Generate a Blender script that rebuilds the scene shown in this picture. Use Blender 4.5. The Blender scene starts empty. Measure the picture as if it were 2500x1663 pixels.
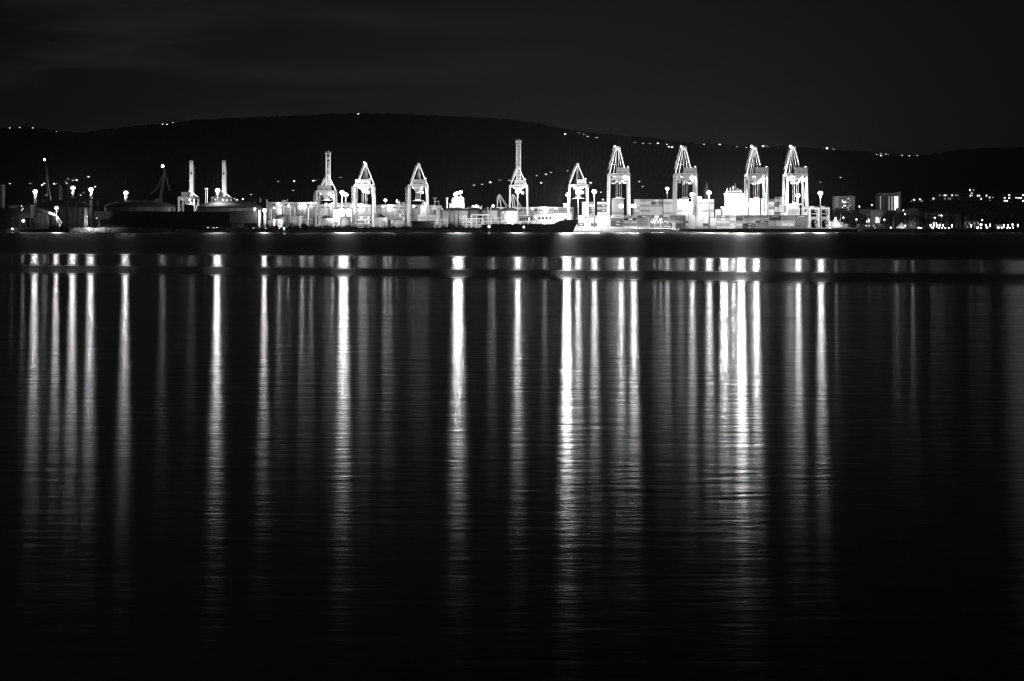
import bpy, math, random
from mathutils import Vector, Matrix
from math import radians, sin, cos, pi

scene = bpy.context.scene
COL = scene.collection

# ------------------------------------------------------------------ camera, sky, sun, exposure
F = 70.0 / 36.0 * 2500.0          # focal length in pixels of a 2500 px wide picture
EYE = 5.0                         # metres above the water
HOR = 555.0                       # picture row of the horizon
cam = bpy.data.cameras.new("camera")
cam.lens = 70.0
cam.sensor_width = 36.0
cam.shift_y = (HOR - 831.5) / 2500.0
cam.clip_start = 0.5
cam.clip_end = 40000.0
cam_o = bpy.data.objects.new("camera", cam)
cam_o.location = (0, 0, EYE)
cam_o.rotation_euler = (radians(90), 0, 0)
COL.objects.link(cam_o)
scene.camera = cam_o

SUN_EL, SUN_AZ = radians(4.0), radians(200.0)
world = bpy.data.worlds.new("World")
scene.world = world
world.use_nodes = True
wt = world.node_tree
wt.nodes.clear()


class NT:
    """tiny helper to write node graphs"""
    def __init__(self, tree):
        self.t = tree

    def n(self, kind, **kw):
        nd = self.t.nodes.new(kind)
        for k, v in kw.items():
            if k.startswith("i_"):
                key = k[2:]
                key = int(key) if key.isdigit() else key
                nd.inputs[key].default_value = v
            else:
                setattr(nd, k, v)
        return nd

    def l(self, a, b):
        self.t.links.new(a, b)

    def math(self, op, a, b=None, c=None, clamp=False):
        nd = self.t.nodes.new("ShaderNodeMath")
        nd.operation = op
        nd.use_clamp = clamp
        for i, v in enumerate((a, b, c)):
            if v is None:
                continue
            if isinstance(v, (int, float)):
                nd.inputs[i].default_value = v
            else:
                self.l(v, nd.inputs[i])
        return nd.outputs[0]


w = NT(wt)
sky = w.n("ShaderNodeTexSky", sky_type='NISHITA', sun_disc=False, sun_elevation=SUN_EL, sun_rotation=SUN_AZ)
bw = w.n("ShaderNodeRGBToBW")
w.l(sky.outputs[0], bw.inputs[0])
tc = w.n("ShaderNodeTexCoord")
sep = w.n("ShaderNodeSeparateXYZ")
w.l(tc.outputs["Generated"], sep.inputs[0])
X_, Y_, Z_ = sep.outputs
az = w.math('ARCTAN2', X_, Y_)
el = w.math('ABSOLUTE', Z_)
# the port's and the town's light on the low air: a dome that fades with height and away from it
d_az = w.math('MULTIPLY', w.math('SUBTRACT', az, 0.0), 1.0 / 0.20)
g_az = w.math('POWER', 2.718, w.math('MULTIPLY', w.math('MULTIPLY', d_az, d_az), -1.0))
g_el = w.math('POWER', 2.718, w.math('MULTIPLY', el, -8.5))
glow = w.math('MULTIPLY', w.math('MULTIPLY', g_az, g_el), 0.0092)
# thin streaks of cloud, drawn out by the long exposure
mp = w.n("ShaderNodeMapping")
w.l(tc.outputs["Generated"], mp.inputs[0])
mp.inputs["Scale"].default_value = (5.0, 5.0, 42.0)
mp.inputs["Rotation"].default_value = (0, radians(-4), 0)
ns = w.n("ShaderNodeTexNoise", i_Scale=1.0, i_Detail=5.0, i_Roughness=0.55)
w.l(mp.outputs[0], ns.inputs["Vector"])
cl = w.n("ShaderNodeMapRange", interpolation_type='SMOOTHSTEP')
w.l(ns.outputs[0], cl.inputs[0])
cl.inputs[1].default_value = 0.42
cl.inputs[2].default_value = 0.72
west = w.n("ShaderNodeMapRange", interpolation_type='SMOOTHSTEP')
w.l(az, west.inputs[0])
west.inputs[1].default_value = 0.10
west.inputs[2].default_value = -0.22
cloud = w.math('MULTIPLY', w.math('MULTIPLY', cl.outputs[0], west.outputs[0]), 0.009)
base = w.math('MULTIPLY', bw.outputs[0], 0.0010)
tot = w.math('ADD', w.math('ADD', base, glow), cloud)
bg = w.n("ShaderNodeBackground")
w.l(tot, bg.inputs[0])
wo = w.n("ShaderNodeOutputWorld")
w.l(bg.outputs[0], wo.inputs[0])

sun = bpy.data.lights.new("night_sun", 'SUN')
sun.energy = 0.003
sun.angle = radians(12)
sun_o = bpy.data.objects.new("night_sun", sun)
sun_o.rotation_euler = (radians(86), 0, -SUN_AZ)
sun_o.location = (0, -50, 200)
COL.objects.link(sun_o)

vs = scene.view_settings
scene.display_settings.display_device = 'sRGB'
vs.view_transform = 'Standard'
vs.look = 'None'
vs.exposure = 0.0
vs.gamma = 1.0
vs.use_curve_mapping = False
cy = scene.cycles
cy.max_bounces = 5
cy.diffuse_bounces = 2
cy.glossy_bounces = 3
cy.transmission_bounces = 2
cy.volume_bounces = 0
cy.sample_clamp_indirect = 3.0
cy.caustics_reflective = False
cy.caustics_refractive = False
cy.use_light_tree = True
cy.use_denoising = True
cy.use_adaptive_sampling = False
cy.denoiser = 'OPENIMAGEDENOISE'
cy.denoising_input_passes = 'RGB_ALBEDO_NORMAL'
cy.denoising_prefilter = 'ACCURATE'
scene.cycles.pixel_filter_type = 'BLACKMAN_HARRIS'
scene.cycles.filter_width = 1.3
scene.render.film_transparent = False

# ------------------------------------------------------------------ helpers
def px_x(px, Y): return (px - 1250.0) / F * Y
def px_z(py, Y): return EYE - (py - HOR) / F * Y
def P(px, py, Y): return Vector((px_x(px, Y), Y, px_z(py, Y)))

MATS = {}
def mat(name, v, rough=0.6, var=0.25, scale=0.35, metal=0.0, streak=False):
    """grey paint, concrete, steel ... with a procedural grain"""
    if name in MATS:
        return MATS[name]
    m = bpy.data.materials.new(name)
    m.use_nodes = True
    t = NT(m.node_tree)
    b = m.node_tree.nodes["Principled BSDF"]
    b.inputs["Roughness"].default_value = rough
    b.inputs["Metallic"].default_value = metal
    c = t.n("ShaderNodeTexCoord")
    mpn = t.n("ShaderNodeMapping")
    t.l(c.outputs["Object"], mpn.inputs[0])
    mpn.inputs["Scale"].default_value = (1, 1, 0.15) if streak else (1, 1, 1)
    nz = t.n("ShaderNodeTexNoise", i_Scale=scale, i_Detail=6.0, i_Roughness=0.65)
    t.l(mpn.outputs[0], nz.inputs["Vector"])
    mr = t.n("ShaderNodeMapRange")
    t.l(nz.outputs[0], mr.inputs[0])
    mr.inputs[1].default_value = 0.3
    mr.inputs[2].default_value = 0.7
    mr.inputs[3].default_value = v * (1 - var)
    mr.inputs[4].default_value = v * (1 + var * 0.6)
    t.l(mr.outputs[0], b.inputs["Base Color"])
    MATS[name] = m
    return m

def glow_mat(name, strength, sample=False):
    if name in MATS:
        return MATS[name]
    m = bpy.data.materials.new(name)
    m.use_nodes = True
    t = NT(m.node_tree)
    b = m.node_tree.nodes["Principled BSDF"]
    b.inputs["Base Color"].default_value = (0.6, 0.6, 0.6, 1)
    b.inputs["Emission Color"].default_value = (1, 1, 1, 1)
    nz = t.n("ShaderNodeTexNoise", i_Scale=0.8, i_Detail=2.0)
    t.l(t.n("ShaderNodeTexCoord").outputs["Object"], nz.inputs["Vector"])
    st = t.math('MULTIPLY', t.math('ADD', nz.outputs[0], 0.5), strength)
    t.l(st, b.inputs["Emission Strength"])
    m.cycles.emission_sampling = 'FRONT' if sample else 'NONE'
    MATS[name] = m
    return m

WHITE = mat("white_paint", 0.75, 0.5, 0.18, 0.25, streak=True)
CRANE = mat("crane_paint", 0.62, 0.5, 0.22, 0.30, streak=True)
PALE = mat("pale_paint", 0.45, 0.6, 0.25, 0.3, streak=True)
GREY = mat("grey_cladding", 0.24, 0.6, 0.3, 0.25, streak=True)
HOUSE_G = mat("machine_house_cladding", 0.36, 0.6, 0.25, 0.3)
DGREY = mat("dark_steel", 0.07, 0.55, 0.35, 0.4)
BLACK = mat("black_paint", 0.022, 0.65, 0.4, 0.3)
TAR = mat("tank_roof_dark", 0.035, 0.8, 0.4, 0.2)
CONC = mat("concrete", 0.30, 0.85, 0.3, 0.2)
ASPH = mat("asphalt_apron", 0.10, 0.9, 0.35, 0.08)
ROCK = mat("limestone_rock", 0.40, 0.9, 0.4, 0.6)
HILL = mat("wooded_hillside", 0.045, 1.0, 0.5, 0.02)
LEAF = mat("foliage", 0.05, 0.8, 0.5, 0.5)
BARK = mat("bark", 0.09, 0.9, 0.3, 1.0)
TILE = mat("roof_tiles", 0.12, 0.8, 0.3, 0.5)
GLASS = mat("dark_glass", 0.02, 0.1, 0.2, 0.5)
STEEL = mat("galvanised_steel", 0.40, 0.45, 0.2, 0.5)
TYRE = mat("rubber", 0.02, 0.9, 0.3, 1.0)
LAMP = glow_mat("lamp_glass", 14.0)
LAMP_DIM = glow_mat("small_lamp_glass", 6.0)
WIN = glow_mat("lit_window", 2.2)
WIN_DIM = glow_mat("curtained_lit_window", 0.35)


class MB:
    """collects solids in world coordinates, built as ONE mesh object"""
    def __init__(self):
        self.v, self.f = [], []

    def add(self, verts, faces):
        o = len(self.v)
        self.v += [Vector(p) for p in verts]
        self.f += [tuple(i + o for i in q) for q in faces]
        return self

    def box(self, x0, x1, y0, y1, z0, z1):
        return self.add([(x0, y0, z0), (x1, y0, z0), (x1, y1, z0), (x0, y1, z0), (x0, y0, z1), (x1, y0, z1), (x1, y1, z1), (x0, y1, z1)],
                        [(0, 3, 2, 1), (4, 5, 6, 7), (0, 1, 5, 4), (1, 2, 6, 5), (2, 3, 7, 6), (3, 0, 4, 7)])

    def bar(self, a, b, t, t2=None, te=None):
        a, b = Vector(a), Vector(b)
        t2 = t if t2 is None else t2
        d = (b - a).normalized()
        up = Vector((0, 1, 0)) if abs(d.y) < 0.9 else Vector((0, 0, 1))
        s = d.cross(up).normalized()
        u = s.cross(d).normalized()
        k = 1.0 if te is None else te
        vs_ = []
        for c, kk in ((a, 1.0), (b, k)):
            for i, j in ((-1, -1), (1, -1), (1, 1), (-1, 1)):
                vs_.append(c + s * (i * t / 2 * kk) + u * (j * t2 / 2 * kk))
        return self.add(vs_, [(0, 1, 2, 3), (7, 6, 5, 4), (0, 4, 5, 1), (1, 5, 6, 2), (2, 6, 7, 3), (3, 7, 4, 0)])

    def tube(self, a, b, r, n=10, r2=None):
        a, b = Vector(a), Vector(b)
        r2 = r if r2 is None else r2
        d = (b - a).normalized()
        up = Vector((0, 0, 1)) if abs(d.z) < 0.9 else Vector((0, 1, 0))
        s = d.cross(up).normalized()
        u = s.cross(d)
        vs_ = []
        for c, rr in ((a, r), (b, r2)):
            for i in range(n):
                q = 2 * pi * i / n
                vs_.append(c + (s * cos(q) + u * sin(q)) * rr)
        fs = [tuple(range(n - 1, -1, -1)), tuple(range(n, 2 * n))]
        fs += [(i, (i + 1) % n, n + (i + 1) % n, n + i) for i in range(n)]
        return self.add(vs_, fs)

    def lathe(self, cx, cy_, prof, n=24):
        """prof: [(r, z)] bottom to top"""
        vs_, fs = [], []
        for r, z in prof:
            for i in range(n):
                q = 2 * pi * i / n
                vs_.append((cx + r * cos(q), cy_ + r * sin(q), z))
        for k in range(len(prof) - 1):
            for i in range(n):
                fs.append((k * n + i, k * n + (i + 1) % n, (k + 1) * n + (i + 1) % n, (k + 1) * n + i))
        fs.append(tuple(range(n - 1, -1, -1)))
        fs.append(tuple((len(prof) - 1) * n + i for i in range(n)))
        return self.add(vs_, fs)

    def ball(self, c, r, n=8, sz=1.0):
        prof = [(max(0.02 * r, r * sin(pi * k / n)), c[2] - r * sz * cos(pi * k / n)) for k in range(n + 1)]
        return self.lathe(c[0], c[1], prof, n + 2)

    def prism(self, pts, y0, y1):
        """outline in x,z extruded along y"""
        n = len(pts)
        vs_ = [(x, y0, z) for x, z in pts] + [(x, y1, z) for x, z in pts]
        fs = [tuple(range(n)), tuple(range(2 * n - 1, n - 1, -1))]
        fs += [(i, n + i, n + (i + 1) % n, (i + 1) % n) for i in range(n)]
        return self.add(vs_, fs)

    def lattice(self, a, b, wd, dp, t, bays, wd2=None, faces=4, yd=1.0):
        """four chords with zig-zag bracing from a to b (mostly vertical); wd x dp wide"""
        a, b = Vector(a), Vector(b)
        wd2 = wd if wd2 is None else wd2
        cs = []
        for k in range(bays + 1):
            q = k / bays
            c = a.lerp(b, q)
            h = (wd + (wd2 - wd) * q) / 2
            hd = h * dp / wd
            cs.append([c + Vector((-h, -hd, 0)), c + Vector((h, -hd, 0)), c + Vector((h, hd, 0)), c + Vector((-h, hd, 0))])
        for i in range(4):
            self.bar(cs[0][i], cs[-1][i], t)
        for k in range(bays):
            for i in range(4):
                j = (i + 1) % 4
                p, q = (i, j) if k % 2 else (j, i)
                self.bar(cs[k][p], cs[k + 1][q], t * 0.7)
                self.bar(cs[k + 1][i], cs[k + 1][j], t * 0.7)
        return self

    def build(self, name, m, parent=None, origin=None, smooth=False):
        base_ = Vector((0, 0, 0))
        if parent is not None:
            base_ = abs_loc(parent)
            if origin is None:
                origin = base_
        elif origin is None:
            lo = [min(p[i] for p in self.v) for i in range(3)]
            hi = [max(p[i] for p in self.v) for i in range(3)]
            origin = Vector(((lo[0] + hi[0]) / 2, (lo[1] + hi[1]) / 2, lo[2]))
        origin = Vector(origin)
        me = bpy.data.meshes.new(name)
        me.from_pydata([tuple(p - origin) for p in self.v], [], self.f)
        me.materials.append(m)
        if smooth:
            for p in me.polygons:
                p.use_smooth = True
        o = bpy.data.objects.new(name, me)
        COL.objects.link(o)
        o.location = origin - base_
        if parent is not None:
            o.parent = parent
        return o


def abs_loc(o):
    q = Vector((0, 0, 0))
    while o is not None:
        q += Vector(o.location)
        o = o.parent
    return q

def tag(o, label=None, cat=None, group=None, kind=None):
    for k, v in (("label", label), ("category", cat), ("group", group), ("kind", kind)):
        if v:
            o[k] = v
    return o

def thing(name, label, cat, loc, group=None):
    o = bpy.data.objects.new(name, None)
    o.empty_display_size = 1.0
    COL.objects.link(o)
    o.location = loc
    return tag(o, label, cat, group)

def structure(mb, name, m, smooth=False):
    return tag(mb.build(name, m, None, (0, 0, 0), smooth), kind='structure')

LIGHT_K = 1.0
def lamp_light(parent, loc, power, radius=0.9, front=False):
    if power <= 0:
        return None
    ld = bpy.data.lights.new("lamp_light", 'SPOT' if front else 'POINT')
    ld.energy = power * LIGHT_K
    ld.shadow_soft_size = radius
    if front:                       # a flood aimed out over the quay edge
        ld.spot_size = radians(172)
        ld.spot_blend = .15
    o = bpy.data.objects.new("lamp_light", ld)
    COL.objects.link(o)
    o.location = Vector(loc) - abs_loc(parent)
    if front:
        o.rotation_euler = Vector((0, -1, -.05)).to_track_quat('-Z', 'Y').to_euler()
    o.parent = parent
    return o

def spot_light(parent, loc, power, aim=(0, 1, -.12), size=165, radius=1.0):
    """a floodlight aimed at what it lights, shielded to the other side"""
    if power <= 0:
        return None
    ld = bpy.data.lights.new("aimed_light", 'SPOT')
    ld.energy = power * LIGHT_K
    ld.shadow_soft_size = radius
    ld.spot_size = radians(size)
    ld.spot_blend = .25
    o = bpy.data.objects.new("aimed_light", ld)
    COL.objects.link(o)
    o.location = Vector(loc) - abs_loc(parent)
    o.rotation_euler = Vector(aim).to_track_quat('-Z', 'Y').to_euler()
    o.parent = parent
    return o

G = 3.6                # height of the quays above the water
SHORE = 1900.0         # distance of the waterline
KW = 1000.0
# ------------------------------------------------------------------ water
def water_material():
    m = bpy.data.materials.new("harbour_water")
    m.use_nodes = True
    m.node_tree.nodes.clear()
    t = NT(m.node_tree)
    geo = t.n("ShaderNodeNewGeometry")
    sp = t.n("ShaderNodeSeparateXYZ")
    t.l(geo.outputs["Position"], sp.inputs[0])
    # slicks and wind lanes run straight across the bay: roughness follows the distance from the beach,
    # the edges of the lanes wander a little
    lane = t.n("ShaderNodeTexNoise", i_Scale=1.0, i_Detail=3.0)
    lm = t.n("ShaderNodeMapping")
    lm.inputs["Scale"].default_value = (0.025, 0.03, 1)
    t.l(geo.outputs["Position"], lm.inputs[0])
    t.l(lm.outputs[0], lane.inputs["Vector"])
    wob = t.math('ADD', 1.0, t.math('MULTIPLY', t.math('SUBTRACT', lane.outputs[0], 0.5), 0.05))
    far = t.math('ADD', sp.outputs[1], t.math('MULTIPLY', sp.outputs[0], 0.45))     # the lanes lie a little aslant
    dep = t.math('DIVIDE', 1.0, t.math('MULTIPLY', t.math('MAXIMUM', far, 1.0), wob))        # ~ angle below the horizon
    row = t.math('MULTIPLY', dep, EYE * F)                                     # in picture rows at this eye height
    ramp = t.n("ShaderNodeFloatCurve")
    cur = ramp.mapping.curves[0]
    pts = WATER_ROUGH
    while len(cur.points) < len(pts):
        cur.points.new(0.5, 0.5)
    for q, (x, y) in zip(cur.points, pts):
        q.location = (x / 1200.0, y)
        q.handle_type = 'VECTOR'
    ramp.mapping.update()
    rown = t.math('DIVIDE', row, 1200.0, clamp=True)
    t.l(rown, ramp.inputs["Value"])
    # fine bands inside the far, ruffled water
    fb = t.n("ShaderNodeTexNoise", i_Scale=1.0, i_Detail=4.0, i_Roughness=0.7)
    fm = t.n("ShaderNodeMapping")
    fm.inputs["Scale"].default_value = (0.0008, 0.035, 1)
    t.l(geo.outputs["Position"], fm.inputs[0])
    t.l(fm.outputs[0], fb.inputs["Vector"])
    bandv = t.math('ADD', 1.0, t.math('MULTIPLY', t.math('SUBTRACT', fb.outputs[0], 0.5), 0.5))
    rough = t.math('MULTIPLY', ramp.outputs[0], bandv)
    # ripples: long crests across the view
    hs = None
    for sx, sy, amp, y0 in WAVES:
        nz = t.n("ShaderNodeTexNoise", i_Scale=1.0, i_Detail=3.0, i_Roughness=0.6)
        mp_ = t.n("ShaderNodeMapping")
        mp_.inputs["Scale"].default_value = (1.0 / sx, 1.0 / sy, 1)
        mp_.inputs["Rotation"].default_value = (0, 0, radians(4))
        t.l(geo.outputs["Position"], mp_.inputs[0])
        t.l(mp_.outputs[0], nz.inputs["Vector"])
        h = t.math('MULTIPLY', nz.outputs[0], amp)
        if y0:
            fade = t.n("ShaderNodeMapRange", interpolation_type='SMOOTHSTEP')
            t.l(sp.outputs[1], fade.inputs[0])
            fade.inputs[1].default_value = y0 * .6
            fade.inputs[2].default_value = y0 * 1.5
            h = t.math('MULTIPLY', h, fade.outputs[0])
        hs = h if hs is None else t.math('ADD', hs, h)
    bump = t.n("ShaderNodeBump", i_Strength=1.0, i_Distance=1.0)
    t.l(hs, bump.inputs["Height"])
    gl = t.n("ShaderNodeBsdfAnisotropic")
    gl.distribution = 'BECKMANN'
    gl.inputs["Color"].default_value = (1, 1, 1, 1)
    t.l(rough, gl.inputs["Roughness"])
    r2 = t.n("ShaderNodeFloatCurve")
    c2 = r2.mapping.curves[0]
    r2.mapping.clip_min_y = -1.0
    while len(c2.points) < len(WATER_ANI):
        c2.points.new(0.5, 0.5)
    for q, (x, y) in zip(c2.points, WATER_ANI):
        q.location = (x / 1200.0, y * 0.5 + 0.5)
        q.handle_type = 'VECTOR'
    r2.mapping.update()
    t.l(rown, r2.inputs["Value"])
    t.l(t.math('SUBTRACT', t.math('MULTIPLY', r2.outputs[0], 2.0), 1.0), gl.inputs["Anisotropy"])
    tan = t.n("ShaderNodeCombineXYZ", i_0=1.0, i_1=0.0, i_2=0.0)
    t.l(tan.outputs[0], gl.inputs["Tangent"])
    t.l(bump.outputs[0], gl.inputs["Normal"])
    df = t.n("ShaderNodeBsdfDiffuse")
    df.inputs["Color"].default_value = (0.012, 0.012, 0.012, 1)
    fr = t.n("ShaderNodeFresnel", i_IOR=1.333)
    t.l(bump.outputs[0], fr.inputs["Normal"])
    mx = t.n("ShaderNodeMixShader")
    t.l(fr.outputs[0], mx.inputs[0])
    t.l(df.outputs[0], mx.inputs[1])
    t.l(gl.outputs[0], mx.inputs[2])
    out = t.n("ShaderNodeOutputMaterial")
    t.l(mx.outputs[0], out.inputs[0])
    return m

# (rows below the horizon, roughness)
WATER_ROUGH = [(0, .32), (13.0, .32), (14.5, .50), (40, .56), (67, .54), (73, .19), (101, .19), (108, .44), (114, .40), (132, .168), (300, .164), (450, .162), (650, .162), (750, .164), (1000, .166), (1200, .165)]
# (rows below the horizon, how much wider than long the glitter is)
WATER_ANI = [(0, .2), (67, .2), (73, .15), (101, .15), (108, .2), (130, .36), (300, .34), (600, .26), (1200, .22)]
# (crest length, wave length, height, distance beyond which it shows): longer waves run outside the sheltered beach
WAVES = [(.8, .22, .0028, 0), (1.6, .6, .0062, 0), (3, 1.2, .0095, 30), (6, 2.4, .021, 55), (11, 5, .045, 95)]
WATER = water_material()
mb = MB()
mb.add([(-5000, -60, 0), (5000, -60, 0), (5000, 2000, 0), (-5000, 2000, 0)], [(0, 1, 2, 3)])
structure(mb, "harbour_water", WATER)
# ------------------------------------------------------------------ land and hills
random.seed(7)
RIDGE = [(-3000, 330), (-1200, 345), (0, 314), (74, 309), (138, 321), (196, 325), (244, 318), (318, 310), (403, 302), (477, 294), (594, 288),
         (742, 283), (806, 278), (923, 277), (1060, 282), (1167, 288), (1250, 293), (1326, 304), (1379, 316), (1485, 329), (1591, 337),
         (1697, 350), (1803, 355), (1909, 358), (2015, 364), (2120, 371), (2227, 379), (2270, 379), (2333, 369), (2397, 362), (2500, 360), (3300, 380), (5500, 470)]
def ridge(px):
    for (a, ya), (b, yb) in zip(RIDGE, RIDGE[1:]):
        if a <= px <= b:
            return ya + (yb - ya) * (px - a) / (b - a)
    return 400.0
HY0, HY1 = 3100.0, 7600.0
def hill_row(px, t): return 556.5 + (ridge(px) - 556.5) * t ** 0.85
def hill_at(px, py):
    """the spot of the hillside seen at a picture point"""
    t = max(0.0, min(1.0, (556.5 - py) / (556.5 - ridge(px)))) ** (1 / 0.85)
    Y = HY0 + (HY1 - HY0) * t
    return P(px, py, Y)

def hills():
    mb = MB()
    cols = [-3000 + 60 * k for k in range(49)] + [-60 + 3 * k for k in range(874)] + [2565 + 60 * k for k in range(48)]
    R = 22
    for i, c in enumerate(cols):
        for k in range(R + 1):
            t = k / R
            Y = HY0 + (HY1 - HY0) * t
            py = hill_row(c, t)
            if k > 1:
                py += random.uniform(-1.6, 1.1) * (1.0 if k == R else 0.6)
            if k == R and -60 <= c <= 2565:
                py -= max(0.0, random.gauss(0, 1.7)) + 1.6 * abs(sin(c * 0.09) * sin(c * 0.037)) - .8
            p = P(c, py, Y)
            mb.v.append(p)
        mb.v.append(P(c, ridge(c), HY1) + Vector((0, 3000, -160)))
    n = R + 2
    for i in range(len(cols) - 1):
        for k in range(n - 1):
            mb.f.append((i * n + k, (i + 1) * n + k, (i + 1) * n + k + 1, i * n + k + 1))
    structure(mb, "hills", HILL)
hills()
mb = MB()
mb.box(-9000, 9000, SHORE + 6, 3300, -6, G)
structure(mb, "harbour_ground", ASPH)

# the wooded slope that the town at the right stands on
def town_ground(px, Y):
    q = max(0.0, min(1.0, (Y - 2030.0) / 1000.0))
    e = max(0.0, min(1.0, (px - 2120.0) / 140.0))
    return G + 42.0 * q ** 0.9 * e
mb = MB()
TC, TR = 26, 14
for i in range(TC + 1):
    px = 2110 + i * 36
    for k in range(TR + 1):
        Y = 2025 + 1075 * k / TR
        mb.v.append(Vector((px_x(px, Y), Y, town_ground(px, Y) + 0.05)))
for i in range(TC):
    for k in range(TR):
        a = i * (TR + 1) + k
        mb.f.append((a, a + TR + 1, a + TR + 2, a + 1))
structure(mb, "town_slope", HILL)

# quay wall with capping beam along the container yard
mb = MB().box(px_x(1700, 1902), px_x(2031, 1902), 1900, SHORE + 6.5, -4, 2.7)
q = structure(mb, "quay_wall", CONC)
cap = MB().box(px_x(1660, 1902), px_x(2100, 1902), 1899.5, SHORE + 7, 2.7, G + 0.15)
structure(cap, "quay_kerb", WHITE)
for px in (1735, 1837, 1940):
    b = MB().box(px_x(px - 1.1, 1899), px_x(px + 1.1, 1899), 1898.9, 1899.7, 0.8, G + 0.3)
    o = b.build("quay_ladder", WHITE)
    tag(o, "pale steel ladder hanging down the quay wall %s" % {1735: "below the front lamp mast", 1837: "below the container stacks with dark bottom tiers", 1940: "near the straddle carriers"}[px], "ladder", "ladders on the quay wall")
mb = MB().box(px_x(2108, 1902), px_x(2392, 1902), 1900.5, SHORE + 6.5, -4, 3.2)
structure(mb, "promenade_wall", CONC)

# ------------------------------------------------------------------ hillside houses with lit windows
def lit_house(px, py, big, label, group, Y=None, k=1.0):
    p = hill_at(px, py) if Y is None else P(px, py, Y)
    s = p.y / F * 2.1 * k
    wv = (1.6 if big else 1.0) * s
    r = thing("hillside_house", label, "house", p + Vector((0, 0, -1.5 * s)), group)
    mb = MB().box(p.x - 2.6 * s, p.x + 2.6 * s, p.y, p.y + 3.2 * s, p.z - 2.6 * s, p.z + 1.2 * s)
    wall = mb.build("wall", GREY, r)
    mb = MB().prism([(p.x - 2.9 * s, p.z + 1.2 * s), (p.x + 2.9 * s, p.z + 1.2 * s), (p.x, p.z + 2.4 * s)], p.y - .2 * s, p.y + 3.4 * s)
    mb.build("roof", TILE, r)
    mb = MB().box(p.x - wv / 2, p.x + wv / 2, p.y - 0.12 * s, p.y - 0.01, p.z - wv * .45, p.z + wv * .45)
    mb.build("lit_window", (HWIN if big else HWIN2) if Y is None else (TWIN if big else WIN), wall)
HWIN = glow_mat("hill_window_bright", 7.0)
HWIN2 = glow_mat("hill_window", 4.0)
TWIN = glow_mat("town_house_window", 3.0)
CLUSTERS = [
    ("tiny lit house on the ridge in the far upper left", "lit houses on the left end of the ridge", [(24, 313, 0), (48, 312, 0), (80, 313, 0), (111, 321, 0), (138, 322, 0)]),
    ("tiny lit house under the left shoulder of the ridge", "lit houses under the left shoulder of the ridge", [(398, 304, 1), (403, 303, 0), (408, 304, 0), (422, 300, 0)]),
    ("lone bright house at the highest part of the ridge", None, [(875, 279.5, 1)]),
    ("tiny lit house just below the ridge above the small A-frame crane", "lit houses below the ridge right of its top", [(1380, 328.5, 1), (1413, 326, 0), (1425, 329, 0), (1435, 334, 0), (1452, 336, 0), (1457, 337, 0)]),
    ("tiny lit house below the ridge between the two left twin-mast cranes", "lit houses between the first two twin-mast cranes", [(1550, 349, 0), (1570, 351, 0), (1587, 351, 0), (1606, 351, 1), (1628, 353, 0), (1633, 360, 1), (1641, 360, 1)]),
    ("tiny lit house on the low ridge beside the right twin-mast cranes", "lit houses on the low ridge beside the right twin-mast cranes", [(1719, 353, 0), (1757, 354, 1), (1799, 359, 0), (1822, 361, 0), (1863, 358, 1), (1868, 357, 0), (1874, 360, 0)]),
    ("tiny lit house on the ridge right of the last crane", "lit houses right of the last crane", [(2009, 364, 1), (2019, 362, 1), (2035, 365, 0)]),
    ("tiny lit house in the row at the ridge's lowest dip", "row of lit houses at the dip of the ridge", [(2140, 378, 0), (2150, 376, 0), (2151, 381, 1), (2163, 377, 0), (2170, 378, 0), (2174, 378, 0), (2179, 378, 0), (2190, 379, 0), (2202, 380, 0), (2220, 381, 0), (2239, 381, 0)]),
    ("small lit house in the village above the left lattice masts", "lit houses of the village above the left masts", [(24, 449, 0), (74, 449, 0), (103, 453, 1), (108, 449, 1), (132, 449.6, 1), (137, 450, 0), (160, 445, 0), (163, 448, 0), (166, 438, 0), (178, 442, 0), (184, 439, 1), (187, 441, 1), (216, 433, 1), (232, 457, 1), (204, 471, 0), (197, 477, 0)]),
    ("small lit house on the slope between the domed sheds and the warehouse", "lit houses above the left end of the warehouse", [(572, 486, 0), (578, 489, 1), (593, 487, 1), (613, 476, 0), (716, 466, 0), (679, 443.5, 0), (718, 443.4, 1), (765, 442, 1), (770, 441, 1), (775, 440, 0)]),
    ("small lit house on the slope left of the lattice boom crane", "lit houses on the slope left of the lattice boom", [(831, 434, 0), (1157, 453, 0), (1177, 451, 0), (1197, 446, 1), (1220, 441, 0), (1243, 441, 0)]),
    ("small lit house on the slope right of the lattice boom crane", "lit houses on the slope right of the lattice boom", [(1310, 430, 0), (1333, 427, 1), (1345, 422, 0), (1321, 447.5, 1), (1386, 418, 0)]),
    ("small lit house on the dark slope between the right-hand cranes", "lit houses on the slope between the large cranes", [(1442, 447, 1), (1467, 470, 0), (1472, 488, 1), (1561, 444, 0), (1569, 457, 0), (2052, 434, 0), (2003, 446, 0)]),
]
ORD = ["first", "second", "third", "fourth", "fifth", "sixth", "seventh", "eighth", "ninth", "tenth", "eleventh", "twelfth", "thirteenth", "fourteenth", "fifteenth", "sixteenth", "seventeenth",
       "eighteenth", "nineteenth"]
for a, b in (("twentieth", "twenty-"), ("thirtieth", "thirty-"), ("fortieth", "forty-"), ("fiftieth", "fifty-"), ("sixtieth", "sixty-"), ("seventieth", "seventy-"), ("eightieth", "eighty-")):
    ORD += [a] + [b + o for o in ORD[:9]]
def nth(i, label, n=2):
    """the same words with the place in its row, counted from the left"""
    return label if n < 2 else label + ", " + ORD[i] + " from left"
for lab, grp, pts in CLUSTERS:
    for i, (px, py, big) in enumerate(sorted(pts)):
        lit_house(px, py, big, nth(i, lab, len(pts)), grp)

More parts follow.
